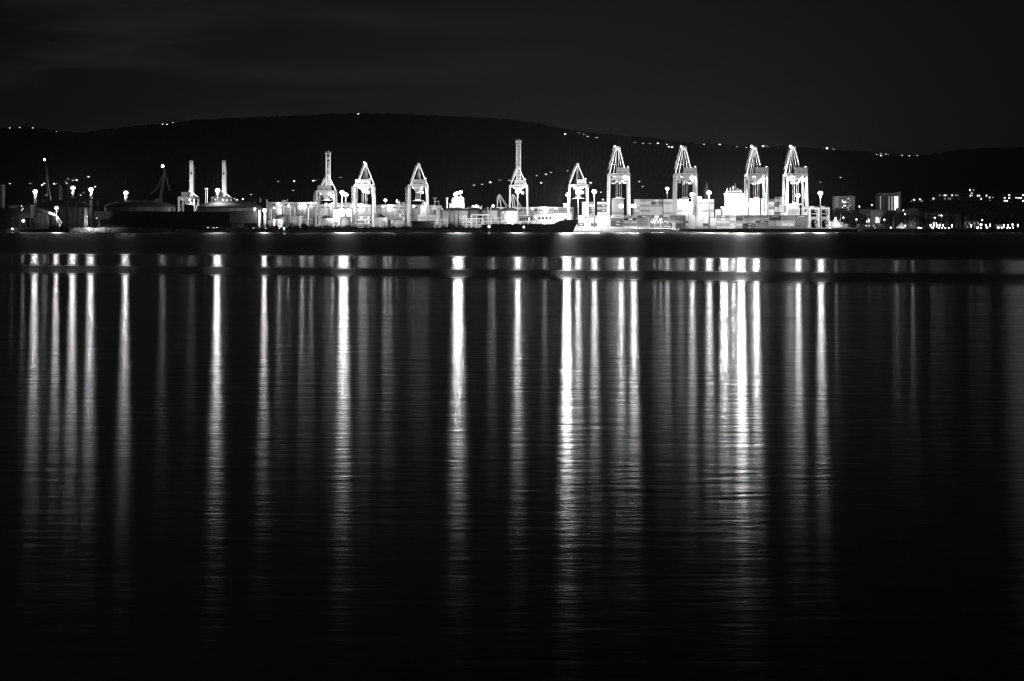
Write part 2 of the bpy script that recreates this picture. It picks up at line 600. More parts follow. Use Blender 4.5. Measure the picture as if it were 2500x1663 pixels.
# ------------------------------------------------------------------ town at the right
def building(name, label, px0, px1, pt, pb, Y, dep, m, cat="building", roof=None, rm=None, group=None, lit=0, wm=None, cols=0, rows=0, wz=0.5, ww=0.5, seed=1, base=None):
    """a block with a flat, gable or hip roof; windows are parts of their own"""
    x0, x1 = px_x(px0, Y), px_x(px1, Y)
    z1 = px_z(pt, Y)
    z0 = px_z(pb, Y) if base is None else base
    r = thing(name, label, cat, ((x0 + x1) / 2, Y, z0), group)
    wall = MB().box(x0, x1, Y, Y + dep, z0, z1).build("wall", m, r)
    h = abs(x1 - x0)
    if roof == "gable":
        mb = MB().prism([(x0 - .4, z1), (x1 + .4, z1), ((x0 + x1) / 2, z1 + h * .18)], Y - .5, Y + dep + .5)
        mb.build("roof", rm or TILE, r)
    elif roof == "hip":
        mb = MB()
        a = h * .25
        mb.add([(x0 - .4, Y - .4, z1), (x1 + .4, Y - .4, z1), (x1 + .4, Y + dep + .4, z1), (x0 - .4, Y + dep + .4, z1), (x0 + a, Y + dep / 2, z1 + h * .14), (x1 - a, Y + dep / 2, z1 + h * .14)],
               [(0, 1, 5, 4), (1, 2, 5), (2, 3, 4, 5), (3, 0, 4), (0, 3, 2, 1)])
        mb.build("roof", rm or TILE, r)
    else:
        mb = MB().box(x0 - .3, x1 + .3, Y - .3, Y + dep + .3, z1, z1 + .5)
        mb.build("roof", rm or m, r)
    rnd = random.Random(seed)
    if cols:
        cw, rh = (x1 - x0) / cols, (z1 - z0) / rows
        for i in range(cols):
            for k in range(rows):
                on = rnd.random()
                wmm = WIN if on < lit else (WIN_DIM if on < lit * 1.6 else GLASS)
                if wm and on < lit:
                    wmm = wm
                cx, cz = x0 + cw * (i + .5), z0 + rh * (k + .5)
                MB().box(cx - cw * ww / 2, cx + cw * ww / 2, Y - .12, Y + .05, cz - rh * wz / 2, cz + rh * wz / 2).build("window", wmm, wall)
    return r

TW = mat("town_plaster", 0.32, 0.8, 0.25, 0.2)
TWD = mat("old_town_plaster", 0.14, 0.85, 0.3, 0.2)
# slab block right of the straddle carriers, port light put into its gable end's colour
Y = 2140
r = building("apartment_block", "grey slab apartment block with end wall tinted as port-lit and scattered lit windows", 2047, 2087.5, 480, 558, Y, 16, TW, base=G)
MB().box(px_x(2039, Y), px_x(2047, Y) - .02, Y - 1.2, Y + 16, G, px_z(479.5, Y)).build("end_wall", mat("lit_end_wall_tint", .6, .8, .2, .2), r)
rnd = random.Random(3)
litw = {(0, 2), (1, 2), (0, 5), (1, 4), (2, 4), (4, 0), (2, 2), (0, 1)}
for i in range(6):
    for k in range(8):
        cx, cz = px_x(2057 + i * 3.7, Y), px_z(485.2 + k * 4.3, Y)
        m_ = WIN if (i, k) in litw else (GLASS if rnd.random() < .7 else WIN_DIM)
        MB().box(cx - .5, cx + .5, Y - .12, Y + .05, cz - .55, cz + .55).build("window", m_, r)
for px, h in ((2065, 4), (2073, 4), (2077.5, 6.5)):
    MB().tube(P(px, 480, Y + 6), P(px, 480 - h, Y + 6), .22, 5).build("antenna", STEEL, r)
# hotel slab with its tall end tower and lit column of windows
Y = 2230
r = building("hotel_block", "tall dark hotel slab with lit window columns and a pale tower at its end", 2143, 2191, 477, 558, Y, 15, TWD, base=G)
MB().box(px_x(2191, Y) + .02, px_x(2199, Y), Y - 1, Y + 15, G, px_z(468.5, Y)).build("end_tower", TW, r)
MB().box(px_x(2147, Y), px_x(2191, Y), Y - 1.6, Y + 12, px_z(473.6, Y), px_z(471.6, Y)).build("roof_canopy", TW, r)
MB().box(px_x(2158, Y), px_x(2188, Y), Y + 3, Y + 10, px_z(477, Y) + .5, px_z(473.6, Y) - .02).build("roof_storey", GREY, r)
for i, (px, st) in enumerate(((2149.5, WIN_DIM), (2163, GLASS), (2170.5, WIN_DIM), (2177.7, glow_mat("hotel_window_soft", .55)), (2185, WIN), (2190, HWIN))):
    for k in range(6):
        if px == 2190 and k == 5:
            continue
        c = P(px, 482.2 + k * 5.7, Y)
        MB().box(c.x - (.75 if px > 2183 else .5), c.x + (.75 if px > 2183 else .5), Y - (1.12 if px == 2190 else .12), Y - .01, c.z - 1.1, c.z + 1.1).build("window", st, r)
# nearer houses
building("town_house", "pale plaster house whose lower front is brightly floodlit, left of the hotel trees", 2131, 2156, 514, 558, 2060, 14, mat("house_front", .38, .8, .2, .2), "house", "gable", TILE, base=G, cols=3, rows=5, lit=0, wz=.3, ww=.3)
mb = MB().box(px_x(2138, 2058.6), px_x(2155, 2058.6), 2058.4, 2058.8, px_z(544, 2058.6), px_z(531, 2058.6))
o = mb.build("advertising_panel", glow_mat("backlit_panel", 1.2)); tag(o, "bright backlit panel in front of the pale plaster house", "panel")
building("town_house", "long dim house with a tiled roof left of the floodlit plaster house", 2103, 2129.5, 512, 558, 2090, 14, TWD, "house", "hip", TILE, base=G, cols=5, rows=4, lit=.03, wz=.4, ww=.4)
building("town_house", "dim gabled house standing among trees right of the hotel", 2213, 2245, 513, 558, 2120, 14, TWD, "house", "gable", TILE, base=G, cols=4, rows=5, lit=.0, wz=.4, ww=.35)
building("town_house", "flat roofed dim house behind the promenade lamps", 2263, 2296, 522, 558, 2090, 14, TWD, "house", None, CONC, base=G, cols=5, rows=4, lit=.06, wz=.4, ww=.4)
building("town_house", "dim hip roofed house behind the yacht masts", 2311, 2345, 524, 558, 2080, 14, TWD, "house", "hip", TILE, base=G, cols=5, rows=4, lit=.0, wz=.4, ww=.35)
building("restaurant_pavilion", "low lit pavilion with a row of bright windows on the promenade", 2360, 2390, 541, 558, 1990, 9, TW, "pavilion", "hip", TILE, base=G, cols=7, rows=2, lit=.25, wz=.5, ww=.55, wm=WIN_DIM)
building("kiosk", "small lit kiosk under a flat roof near the right edge of the promenade", 2434, 2453, 549, 558, 1960, 6, TW, "kiosk", None, CONC, base=G, cols=4, rows=1, lit=.6, wz=.4, ww=.6, wm=WIN_DIM)
building("town_house", "long low arcade with grey railings behind the tall flag mast", 2098, 2142, 549, 558, 1985, 8, TWD, "building", None, GREY, base=G, cols=12, rows=2, lit=.05, wz=.5, ww=.5)
# blocks up the slope
def slope_Y(pb): return 2030.0 + 1000.0 * max(0, (558 - pb) / 62.0)
for (a, b, pt, pb, lab, cols, rows, lit) in (
        (2288, 2348, 473, 493, "long dark apartment block on the slope with two bright rows of windows", 14, 4, .22),
        (2354, 2415, 474, 492, "dark apartment block on the slope beside the long one, few windows lit", 14, 4, .16),
        (2366, 2383, 460, 474, "small dark block highest on the town slope with two lit windows", 4, 3, .2),
        (2450, 2540, 473, 502, "wide apartment block at the right picture edge with many lit windows", 16, 6, .2)):
    Y = slope_Y(pb)
    building("apartment_block", lab, a, b, pt, pb, Y, 14, TWD, cols=cols, rows=rows, lit=lit, wz=.42, ww=.6, seed=a, wm=glow_mat('town_window', 2.6), base=px_z(pb, Y) - 8)
TOWN = [(2232, 488), (2279, 485), (2280, 495), (2288, 501), (2319, 509), (2343, 510), (2348, 491), (2371, 505), (2375, 520), (2370, 526), (2412, 495), (2417, 490), (2424, 482), (2428, 495), (2408, 499),
        (2422, 514), (2432, 519), (2434, 527), (2431, 528), (2422, 532), (2426, 536), (2437, 538), (2455, 495), (2474, 497), (2391, 522), (2246, 487), (2257, 508), (2299, 514), (2209, 530), (2299, 527), (2390, 530), (2452, 520), (2480, 519)]
rt = random.Random(21)
TOWN += [(rt.uniform(2205, 2498), 540 - 58 * rt.random() ** .8) for _ in range(52)]
TOWN.sort()
for k, (px, py) in enumerate(TOWN):
    lit_house(px, py, k % 3 == 0, nth(k, "dark house on the town slope with a single lit window"), "single-window houses on the town slope", Y=slope_Y(py), k=.95 if k % 3 == 0 else rt.uniform(.4, .8))

# promenade lamps
def lamp_post(px, py, label, group, Y=1935, r=.8, power=0, tall=False):
    p = P(px, py, Y)
    t = thing("promenade_lamp", label, "lamp", (p.x, Y, G), group)
    MB().tube((p.x, Y, G), (p.x, Y, p.z - r), .14, 6, .1).build("post", STEEL, t)
    if tall:
        MB().tube((p.x, Y, p.z - r * 1.9), (p.x, Y, p.z + r * 1.1), r * .35, 8, r * .8).build("lantern", LAMP_DIM, t)
    else:
        MB().ball(p, r * .72, 6).build("globe", LAMP_DIM, t)
    lamp_light(t, (p.x, Y - 1.2, p.z + .4), power, .5)
for k, (px, py, big) in enumerate(((2175, 556.2, 1.1), (2243, 556.4, 1.15), (2249, 557, .8), (2277, 556.4, 1.2), (2292, 556.4, 1.0), (2300, 557, .75), (2308, 557, .9), (2317, 557, .7), (2387, 556, 1.6), (2395, 556.5, .9), (2410, 556, 1.1), (2437, 556.5, 1.3), (2446, 557, .8), (2459, 557, .8), (2466, 557, .7), (2474, 557, .6))):
    lamp_post(px, py, nth(k, "low globe lamp on the promenade edge by the town"), "low globe lamps along the promenade", 1925, big, 110 * big if k % 3 == 0 else 0)
for k, (px, py) in enumerate(sorted(((2272, 550), (2280, 549.5), (2287, 551), (2294, 550), (2302, 550.5), (2371, 551), (2407, 550.5), (2417, 549.5), (2451, 551), (2461, 551), (2472, 549), (2485, 550), (2324, 551), (2210, 552)))):
    lamp_post(px, py, nth(k, "tall tapered lantern post lining the town promenade"), "tapered lantern posts along the promenade", 1950, .85, 160 if k % 3 == 1 else 0, True)
for px, py, lab in ((2091, 536, "slim lamp post with a pale head standing alone beside the tugboat"), (2121, 536.5, "round street lamp beside the tall flag mast"), (2209.5, 523, "street lamp high among the trees right of the hotel"),
                    (2282, 532, "wide bright street lamp in front of the flat roofed house"), (2298.5, 526.5, "street lamp at the right corner of the flat roofed house"), (2398, 537.5, "bright street lamp above the right end of the lit pavilion"),
                    (2159, 536.5, "street lamp to the right of the bright backlit panel"), (2395, 549, "large bright lamp beside the lit pavilion"), (2059, 531.5, "small lamp in the dark trees behind the tugboat"), (2098, 504.5, "small lamp on the slope between the two slab blocks"), (2128.5, 500.5, "small lamp above the dim tiled roof house")):
    lamp_post(px, py, lab, None, 1990 if py > 520 else 2200, 1.0 if py != 549 else 1.5, 120)

# masts and the breakwater boats
for px, py, lab in ((2119, 519, "tall slim flag mast standing at the promenade's left end"), (2314.5, 533, "left slim yacht mast before the hip roofed house"), (2335, 524, "tallest slim yacht mast before the hip roofed house"),
                    (2344, 528, "slim mast right beside the tallest yacht mast"), (2356.5, 528, "slim mast just left of the lit pavilion"), (2129, 540, "short slim mast by the grey arcade"), (2181, 530, "slim mast left of the lit tent")):
    p = P(px, py, 1930)
    o = MB().tube((p.x, 1930, G), p, .2, 6, .1).build("mast", PALE)
    tag(o, lab, "mast")
def boat(px0, px1, Y, h, label, m, cabin=True):
    x0, x1 = px_x(px0, Y), px_x(px1, Y)
    c = (x0 + x1) / 2
    t = thing("moored_boat", label, "boat", (c, Y, 0))
    L = x1 - x0
    wdt = L * .28
    secs = [(-.5, .75, 0.0), (-.25, 1, 0), (.15, 1, 0), (.38, .6, .25), (.5, .05, .55)]
    mb = MB()
    for q, wq, zq in secs:
        X = c + q * L
        mb.v += [Vector((X, Y - wdt / 2 * wq, h * (1 + zq))), Vector((X, Y - wdt / 3 * wq, -.3)), Vector((X, Y + wdt / 3 * wq, -.3)), Vector((X, Y + wdt / 2 * wq, h * (1 + zq)))]
    for k in range(4):
        for i in range(4):
            j = (i + 1) % 4
            mb.f.append((k * 4 + i, (k + 1) * 4 + i, (k + 1) * 4 + j, k * 4 + j))
    mb.f += [(0, 1, 2, 3), (19, 18, 17, 16)]
    mb.build("hull", m, t)
    if cabin:
        MB().box(c - L * .25, c + L * .12, Y - wdt * .3, Y + wdt * .3, h, h * 2.1).build("cabin", WHITE, t)
        MB().box(c - L * .2, c + L * .08, Y - wdt * .3 - .05, Y - wdt * .3 + .02, h * 1.5, h * 1.85).build("window", GLASS, t)
    return t
boat(2396, 2425, 1893, 2.6, "dark hulled boat moored against the promenade below the pavilion", BLACK, False)
boat(2096, 2112, 1892, 2.0, "small white motor boat moored at the end of the bright quay", WHITE)
boat(2225, 2232, 1893, 1.5, "little pale boat moored left of the round fender boat", WHITE)
boat(2235, 2246, 1893, 1.4, "little pale boat moored below the wide globe lamps", PALE)

# lit tent and glowing trees of the promenade
p = P(2200, 557, 1945)
t = thing("lit_tent", "white lit tent with a peaked sail roof on the promenade", "tent", (p.x, 1945, G))
mb = MB()
mb.add([(p.x - 5, 1941, G + .5), (p.x + 3.2, 1941, G + .5), (p.x + 3.2, 1949, G + .5), (p.x - 5, 1949, G + .5), (p.x + 1, 1945, G + 6.4)], [(0, 1, 4), (1, 2, 4), (2, 3, 4), (3, 0, 4)])
mb.build("sail_roof", WHITE, t)
for dx, dy in ((-5, -4), (3.2, -4), (3.2, 4), (-5, 4)):
    MB().tube((p.x + dx, 1945 + dy, G), (p.x + dx, 1945 + dy, G + .6), .12, 5).build("pole", STEEL, t)
lamp_light(t, (p.x, 1938, G + 2), 600, .4)
p = P(2223, 557, 1945)
o = MB().add([(p.x - 12, 1940, G + .02), (p.x + 9, 1940, G + .02), (p.x + 9, 1950, G + .02), (p.x - 12, 1950, G + .02), (p.x - 2, 1945, G + 2.6)], [(0, 1, 4), (1, 2, 4), (2, 3, 4), (3, 0, 4)]).build("canopy_roof", GREY)
tag(o, "low wide dim canopy beside the white lit tent", "canopy")

def leaf_mesh(name, n, seed, rx, rz, zc, leaf):
    rnd = random.Random(seed)
    vs_, fs = [], []
    cl_ = [(rnd.gauss(0, .45), rnd.gauss(0, .45), rnd.uniform(-.8, .8)) for _ in range(9)]
    for k in range(n):
        c = cl_[k % 9]
        d = [c[i] + rnd.gauss(0, .26) for i in range(3)]
        if d[0] ** 2 + d[1] ** 2 + d[2] ** 2 > 1.15:
            continue
        p_ = Vector((d[0] * rx, d[1] * rx, zc + d[2] * rz))
        a = Vector((rnd.gauss(0, 1), rnd.gauss(0, 1), rnd.gauss(0, 1))).normalized()
        b = a.cross(Vector((rnd.gauss(0, 1), rnd.gauss(0, 1), rnd.gauss(0, 1)))).normalized()
        L = leaf * rnd.uniform(.6, 1.3)
        o_ = len(vs_)
        vs_ += [p_ - a * L, p_ + b * L * .6, p_ + a * L, p_ - b * L * .6]
        fs.append((o_, o_ + 1, o_ + 2, o_ + 3))
    me = bpy.data.meshes.new(name)
    me.from_pydata([tuple(q) for q in vs_], [], fs)
    me.materials.append(LEAF)
    return me
CROWNS = [leaf_mesh("crown", 420, s, 4.2, 4.0, 6.5, .75) for s in (1, 2, 3)]
TRUNK = MB().tube((0, 0, 0), (0, 0, 6), .35, 6, .15)
def tree(px, Y, h, kind, label, group, z=None):
    k = h / 10.5
    z = town_ground(px, Y) if z is None else z
    t = thing("broadleaf_tree", label, "tree", (px_x(px, Y), Y, z), group)
    t.rotation_euler = (0, 0, px * 1.7)
    t.scale = (k, k, k)
    if "trunk" not in PROTO:
        me = bpy.data.meshes.new("trunk")
        me.from_pydata([tuple(v) for v in TRUNK.v], [], TRUNK.f)
        me.materials.append(BARK)
        PROTO["trunk"] = me
    for nm, me in (("trunk", PROTO["trunk"]), ("crown", CROWNS[kind % 3])):
        o = bpy.data.objects.new(nm, me)
        COL.objects.link(o)
        o.parent = t
PROTO = {}
rnd = random.Random(5)
for k in range(9):
    tree(2037 + k * 7.5 + rnd.uniform(-2, 2), 2085 + rnd.uniform(-12, 12), rnd.uniform(17, 22), k, nth(k, "dark leafy tree below the grey slab apartment block"), "dark trees below the grey slab block")
for k in range(8):
    tree(2158 + k * 7 + rnd.uniform(-2, 2), 2050 + rnd.uniform(-12, 12), rnd.uniform(14, 19), k, nth(k, "dark leafy tree in front of the hotel slab"), "dark trees in front of the hotel")
for k in range(20):
    px = 2236 + k * 13 + rnd.uniform(-4, 4)
    tree(px, rnd.uniform(2060, 2140), rnd.uniform(9, 15), k, nth(k, "dark leafy tree between the houses of the town front"), "dark trees between the town houses")
for k in range(11):
    px = 2236 + k * 25 + rnd.uniform(-5, 5)
    tree(px, rnd.uniform(2250, 2750), rnd.uniform(9, 15), k, nth(k, "dark leafy tree on the slope above the town"), "dark trees on the town slope")
for k, px in enumerate((2222, 2228, 2234)):
    tree(px, 1962, 9.5, px, nth(k, "low tree lit white from below beside the canopy"), "floodlit trees on the promenade", G)
t = thing("tree_uplight", "bright ground floodlight under the lit promenade trees", "floodlight", (px_x(2228, 1956), 1956, G))
MB().box(px_x(2228, 1956) - .4, px_x(2228, 1956) + .4, 1955.7, 1956.3, G, G + .5).build("housing", LAMP_DIM, t)
lamp_light(t, (px_x(2228, 1954), 1954, G + 2), 5000, .4)

# church tower seen between the cranes
Y = 2300
p = P(1726, 500, Y)
r = thing("church_tower", "grey church tower with a steep pointed spire between the large cranes", "tower", (p.x, Y, G))
wd = 5.2 / F * Y
MB().box(p.x - wd, p.x + wd, Y, Y + 2 * wd, G, px_z(466, Y)).build("shaft", CONC, r)
MB().box(p.x - wd - .5, p.x + wd + .5, Y - .5, Y + 2 * wd + .5, px_z(466, Y), px_z(464.5, Y)).build("cornice", CONC, r)
mb = MB().add([(p.x - wd, Y, px_z(464.5, Y)), (p.x + wd, Y, px_z(464.5, Y)), (p.x + wd, Y + 2 * wd, px_z(464.5, Y)), (p.x - wd, Y + 2 * wd, px_z(464.5, Y)), (p.x, Y + wd, px_z(442, Y))], [(0, 1, 4), (1, 2, 4), (2, 3, 4), (3, 0, 4)])
mb.build("spire", CONC, r)
for dx in (-.35, .35):
    MB().box(p.x + dx * wd - .5, p.x + dx * wd + .5, Y - .06, Y + .05, px_z(474, Y), px_z(469, Y)).build("window", GLASS, r)
# ------------------------------------------------------------------ ship-to-shore gantry cranes
def floodlight(parent, p, power, size=1.0, radius=.8, aim=None):
    """a lamp box with its own light, hung on whatever carries it"""
    p = Vector(p)
    MB().box(p.x - size, p.x + size, p.y - .35, p.y + .35, p.z - size * .45, p.z + size * .45).build("floodlight", LAMP, parent)
    spot_light(parent, p + Vector((0, .6, 0)), power, aim or (0, 1, -.3), 150, radius)

def sts_crane(px, Y, style, label, half, beam, apex, legs_bottom=G, apex_half=.4, house=(-.55, .75), top=None, hoist=None, spreader=None, stairs=False, zig=False, braces=False, lamp=0, light=1.0, trolley_y=-4.0):
    s = Y / F
    cx = px_x(px, Y)
    zb, za = px_z(beam, Y), px_z(apex, Y)
    H = half * s
    g = 15.0
    r = thing("gantry_crane", label, "crane", (cx, Y, G), "ship-to-shore cranes along the quays")
    W = 1.75 if style != "super" else 2.0
    def pt(x, y, z): return Vector((cx + x, Y + y, z))
    for sy in (-1, 1):
        for sx in (-1, 1):
            leg = MB().bar(pt(sx * (H + .9), sy * g, G + 1.6), pt(sx * H, sy * g, zb), W, W * .9).build("leg", CRANE, r)
            MB().box(cx + sx * (H + .9) - 4, cx + sx * (H + .9) + 4, Y + sy * g - .8, Y + sy * g + .8, G + .15, G + 1.6).build("bogie", DGREY, leg)
        MB().box(cx - H - W / 2, cx + H + W / 2, Y + sy * g - .85, Y + sy * g + .85, zb + .003, zb + 2.4).build("cross_beam", CRANE, r)
        MB().box(cx - H + .2, cx + H - .2, Y + sy * g - .7, Y + sy * g + .7, G + 2.4, G + 4.2).build("sill_beam", CRANE, r)
    for sx in (-1, 1):
        MB().box(cx + sx * H - .8, cx + sx * H + .8, Y - g + .9, Y + g - .9, zb + .1, zb + 2.3).build("side_beam", CRANE, r)
        MB().box(cx + sx * (H + .5) - .7, cx + sx * (H + .5) + .7, Y - g + 1, Y + g - 1, G + 14, G + 16).build("portal_beam", CRANE, r)
        MB().bar(pt(sx * (H + .4), -g + 1, G + 16), pt(sx * H, g - 1, zb - 1), .8).build("diagonal_brace", CRANE, r)
        if braces:
            for sy in (-1, 1):
                MB().bar(pt(sx * H, sy * g, zb - 7.5), pt(sx * H * .35, sy * g, zb), .9).build("knee_brace", CRANE, r)
    # girders: fixed part over the portal, boom out over the berth or raised
    gy0, gy1 = -g - 9, g + 3
    raised = style in ("box", "twin", "lattice")
    if not raised:
        gy1 = g + 46
    for sx in (-1, 1):
        MB().box(cx + sx * 2.9 - .55, cx + sx * 2.9 + .55, Y + gy0, Y + gy1, zb - 2.6, zb - .02).build("girder", CRANE, r)
    MB().box(cx - 3.5, cx + 3.5, Y + gy0 - .6, Y + gy0, zb - 2.6, zb - .1).build("end_tie", CRANE, r)
    # machinery house
    hx0, hx1 = house[0] * H, house[1] * H
    hh = 4.6 if style != "super" else 5.2
    mh = MB().box(cx + hx0, cx + hx1, Y - g - 7, Y - g + 3, zb + 2.45, zb + 2.45 + hh)
    mh = mh.build("machinery_house", HOUSE_G, r)
    hw = (hx1 - hx0)
    for k, q in enumerate((.12, .55)):
        MB().box(cx + hx0 + hw * q, cx + hx0 + hw * (q + .25), Y - g - 7.08, Y - g - 6.95, zb + 3.0, zb + 3.7).build("vent", BLACK, mh)
    MB().box(cx + hx0 - .3, cx + hx1 + .3, Y - g - 7.6, Y - g + 3.4, zb + 2.45 + hh, zb + 2.45 + hh + .3).build("house_roof", PALE, mh)
    for sx in (-.4, .4):
        if style == "super":
            MB().box(cx + sx * H * .5 - .7, cx + sx * H * .5 + .7, Y - g - 4, Y - g - 2, zb + 2.75 + hh, zb + 5.0 + hh).build("exhaust", DGREY, mh)
    # catwalk with rails round the portal top
    mb = MB()
    mb.box(cx - H - 2.0, cx + H + 2.0, Y - g - 2.4, Y - g - 1.2, zb - .3, zb - .1)
    for k in range(9):
        x = cx - H - 2 + (2 * H + 4) * k / 8
        mb.box(x - .05, x + .05, Y - g - 2.4, Y - g - 2.3, zb - .1, zb + 1.0)
    mb.box(cx - H - 2.0, cx + H + 2.0, Y - g - 2.42, Y - g - 2.32, zb + .95, zb + 1.08)
    mb.build("catwalk", STEEL, r)
    # trolley, cab, hoist ropes and spreader
    ty = trolley_y
    mb = MB().box(cx - 3.4, cx + 3.4, Y + ty - 3.2, Y + ty + 3.2, zb - 4.0, zb - 2.7)
    for k in range(7):
        mb.box(cx - 3 + k, cx - 2.6 + k, Y + ty - 3.4, Y + ty - 3.2, zb - 4.6 - (k % 3) * .5, zb - 3.4)
    mb.box(cx - 2.2, cx + 2.2, Y + ty - 2.2, Y + ty + 2.2, zb - 6.2, zb - 4.0)
    mb.build("trolley", CRANE, r)
    cab = MB().box(cx + 3.0, cx + 5.6, Y + ty - 1.4, Y + ty + 1.4, zb - 7.0, zb - 4.3).build("cab", CRANE, r)
    MB().box(cx + 3.2, cx + 5.4, Y + ty - 1.47, Y + ty - 1.38, zb - 6.6, zb - 5.2).build("cab_window", GLASS, cab)
    if style == "super":
        # equipment hung under the girders across the portal
        mb = MB()
        rr = random.Random(int(px))
        for k in range(44):
            x = cx - H + 1.5 + rr.random() * (2 * H - 3)
            zt = zb - .3 - rr.random() * 7
            mb.box(x - .5 - rr.random(), x + .5 + rr.random(), Y - g + 1 + rr.random() * 6, Y - g + 2 + rr.random() * 8, zt - 1.4 * rr.random() - .4, zt)
        mb.build("cable_gear", CRANE, r)
        MB().box(cx - H + .9, cx + H - .9, Y - g - .55, Y - g + .5, zb - 3.0, zb - 2.7).build("access_gallery", STEEL, r)
    if hoist:
        zs = px_z(hoist, Y)
        for dx in (-2.6, -1.0, 1.0, 2.6):
            MB().bar(pt(dx, ty, zb - 4), pt(dx, ty, zs), .30).build("hoist_rope", STEEL, r)
        MB().box(cx - 2.8, cx + 2.8, Y + ty - 1.0, Y + ty + 1.0, zs - .4, zs + .9).build("head_block", CRANE, r)
        MB().box(cx - 6.1, cx + 6.1, Y + ty - 1.2, Y + ty + 1.2, zs - 1.0, zs - .41).build("spreader", CRANE, r)
    # apex frame and stays
    ah = apex_half * s if style == "super" else .5
    for sx in (-1, 1):
        MB().bar(pt(sx * H * (.97 if style != "super" else .86), g, zb + 2.4), pt(sx * ah, g, za), 1.25, 1.1, .75).build("mast", CRANE, r)
    mb = MB().box(cx - ah - 1.0, cx + ah + 1.0, Y + g - 1.6, Y + g + 1.6, za, za + .35)
    for k in range(7):
        x = cx - ah - .9 + (2 * ah + 1.8) * k / 6
        mb.box(x - .07, x + .07, Y + g - 1.6, Y + g - 1.5, za + .35, za + 1.6)
    mb.box(cx - ah - 1.0, cx + ah + 1.0, Y + g - 1.62, Y + g - 1.5, za + 1.5, za + 1.65)
    mb.box(cx - ah - .5, cx + ah + .5, Y + g - 1.0, Y + g + 1.0, za - 1.4, za - .01)
    mb.build("apex_platform", CRANE, r)
    MB().tube(pt(0, g, za + .3), pt(0, g, za + 3.0), .12, 5).build("apex_rod", STEEL, r)
    bx = 2.9 if style == 'super' else 1.0
    for sx in (-1, 1):
        MB().bar(pt(sx * ah * .7, g - .4, za - .3), pt(sx * bx, -g - 3, zb + 2.4), .50 if style == "super" else .34).build("back_stay", CRANE, r)
        if not raised:
            MB().bar(pt(sx * ah * .5, g + .4, za - .3), pt(sx * bx * .9, g + 40, zb), .34).build("fore_stay", CRANE, r)
    if style == "super":
        for sx in (-1, 1):
            MB().bar(pt(sx * ah * .3, g - .2, za - 1), pt(sx * H * .45, g, zb + 2.4), .45).build("inner_stay", CRANE, r)
        MB().bar(pt(-H * .5, g, zb + 12), pt(-H * .12, g, zb + 12), .4).build("mast_tie", CRANE, r)
    # ladders up the left mast
    mb = MB()
    n = 3
    for k in range(n):
        q0, q1 = .18 + .27 * k, .40 + .27 * k
        a = pt(-H * .9, g - 1.2, zb + 2.4).lerp(pt(-ah, g - 1.2, za), q0) + Vector((-1.7, 0, 0))
        b = pt(-H * .9, g - 1.2, zb + 2.4).lerp(pt(-ah, g - 1.2, za), q1) + Vector((-.9, 0, 0))
        mb.bar(a, b, .28)
        mb.bar(a + Vector((-.9, 0, 0)), b + Vector((-.9, 0, 0)), .22)
        for j in range(5):
            c = a.lerp(b, j / 4)
            mb.bar(c, c + Vector((-.9, 0, 0)), .16)
        c = b + Vector((0, 0, .2))
        mb.box(c.x - 2.2, c.x + .8, c.y - .7, c.y + .7, c.z, c.z + .2)
        if zig:
            mb.bar(c + Vector((-2.2, 0, 0)), c + Vector((-.1, 0, 3.2)), .25)
            mb.bar(c + Vector((-2.2, 0, 0)), c + Vector((.6, 0, -3.0)), .25)
    mb.build("mast_ladder", STEEL, r)
    if stairs:
        mb = MB()
        n = 9
        for k in range(n):
            z = zb - 1 - (zb - G - 12) * k / n
            mb.box(cx - H - W / 2 - 2.6, cx - H - W / 2, Y - g - .8, Y - g + .8, z - .3, z)
            mb.bar((cx - H - W / 2 - 2.4, Y - g, z), (cx - H - W / 2 - .5, Y - g, z - (zb - G - 12) / n), .5, .9)
            mb.box(cx - H - W / 2 - 2.6, cx - H - W / 2 - 2.4, Y - g - .8, Y - g + .8, z, z + 1.2)
        mb.build("stair_tower", STEEL, r)
    mb = MB()
    n = 10
    for k in range(n):
        z = G + 6 + (zb - G - 10) * k / n
        mb.box(cx - H - 1.2, cx - H + 1.4, Y + g - 1.3, Y + g - 1.1, z, z + .25)
        mb.bar((cx - H + (1.2 if k % 2 else -1.0), Y + g - 1.2, z), (cx - H + (-1.0 if k % 2 else 1.2), Y + g - 1.2, z + (zb - G - 10) / n), .25)
    mb.build("leg_ladder", STEEL, r)
    # raised boom
    if raised:
        zt = px_z(top, Y)
        y0 = g + 3.2
        if style == "box":
            MB().box(cx - 1.95, cx + 1.95, Y + y0 - 1.1, Y + y0 + 1.1, zb + .5, zt).build("raised_boom", CRANE, r)
            mb = MB()
            for sx in (-1, 1):
                mb.bar(pt(1.95 + (.9 if sx > 0 else .05), y0 - 1, zb + 2), pt(1.95 + (.9 if sx > 0 else .05), y0 - 1, zt - 5), .22)
            for k in range(12):
                z = zb + 3 + (zt - zb - 9) * k / 11
                mb.bar(pt(1.9, y0 - 1, z), pt(3.3, y0 - 1, z), .2)
            mb.bar(pt(3.3, y0 - 1, zb + 3), pt(3.3, y0 - 1, zt - 7), .2)
            mb.box(cx - 2.9, cx - 1.9, Y + y0 - 1, Y + y0 + 1, zb + (zt - zb) * .46, zb + (zt - zb) * .5)
            mb.build("boom_ladder", STEEL, r)
            for z0_, z1_ in ((zt - 2.3, zt - .7), (zt - 16, zt - 13)):
                MB().box(cx - 1.0, cx + .8, Y + y0 - 1.18, Y + y0 - 1.05, z0_, z1_).build("boom_opening", BLACK, r)
            MB().bar(pt(1.4, g - 8, zb + 9), pt(H - .3, g - 8, zb + 2.3), .9).build("boom_strut", CRANE, r)
        elif style == "twin":
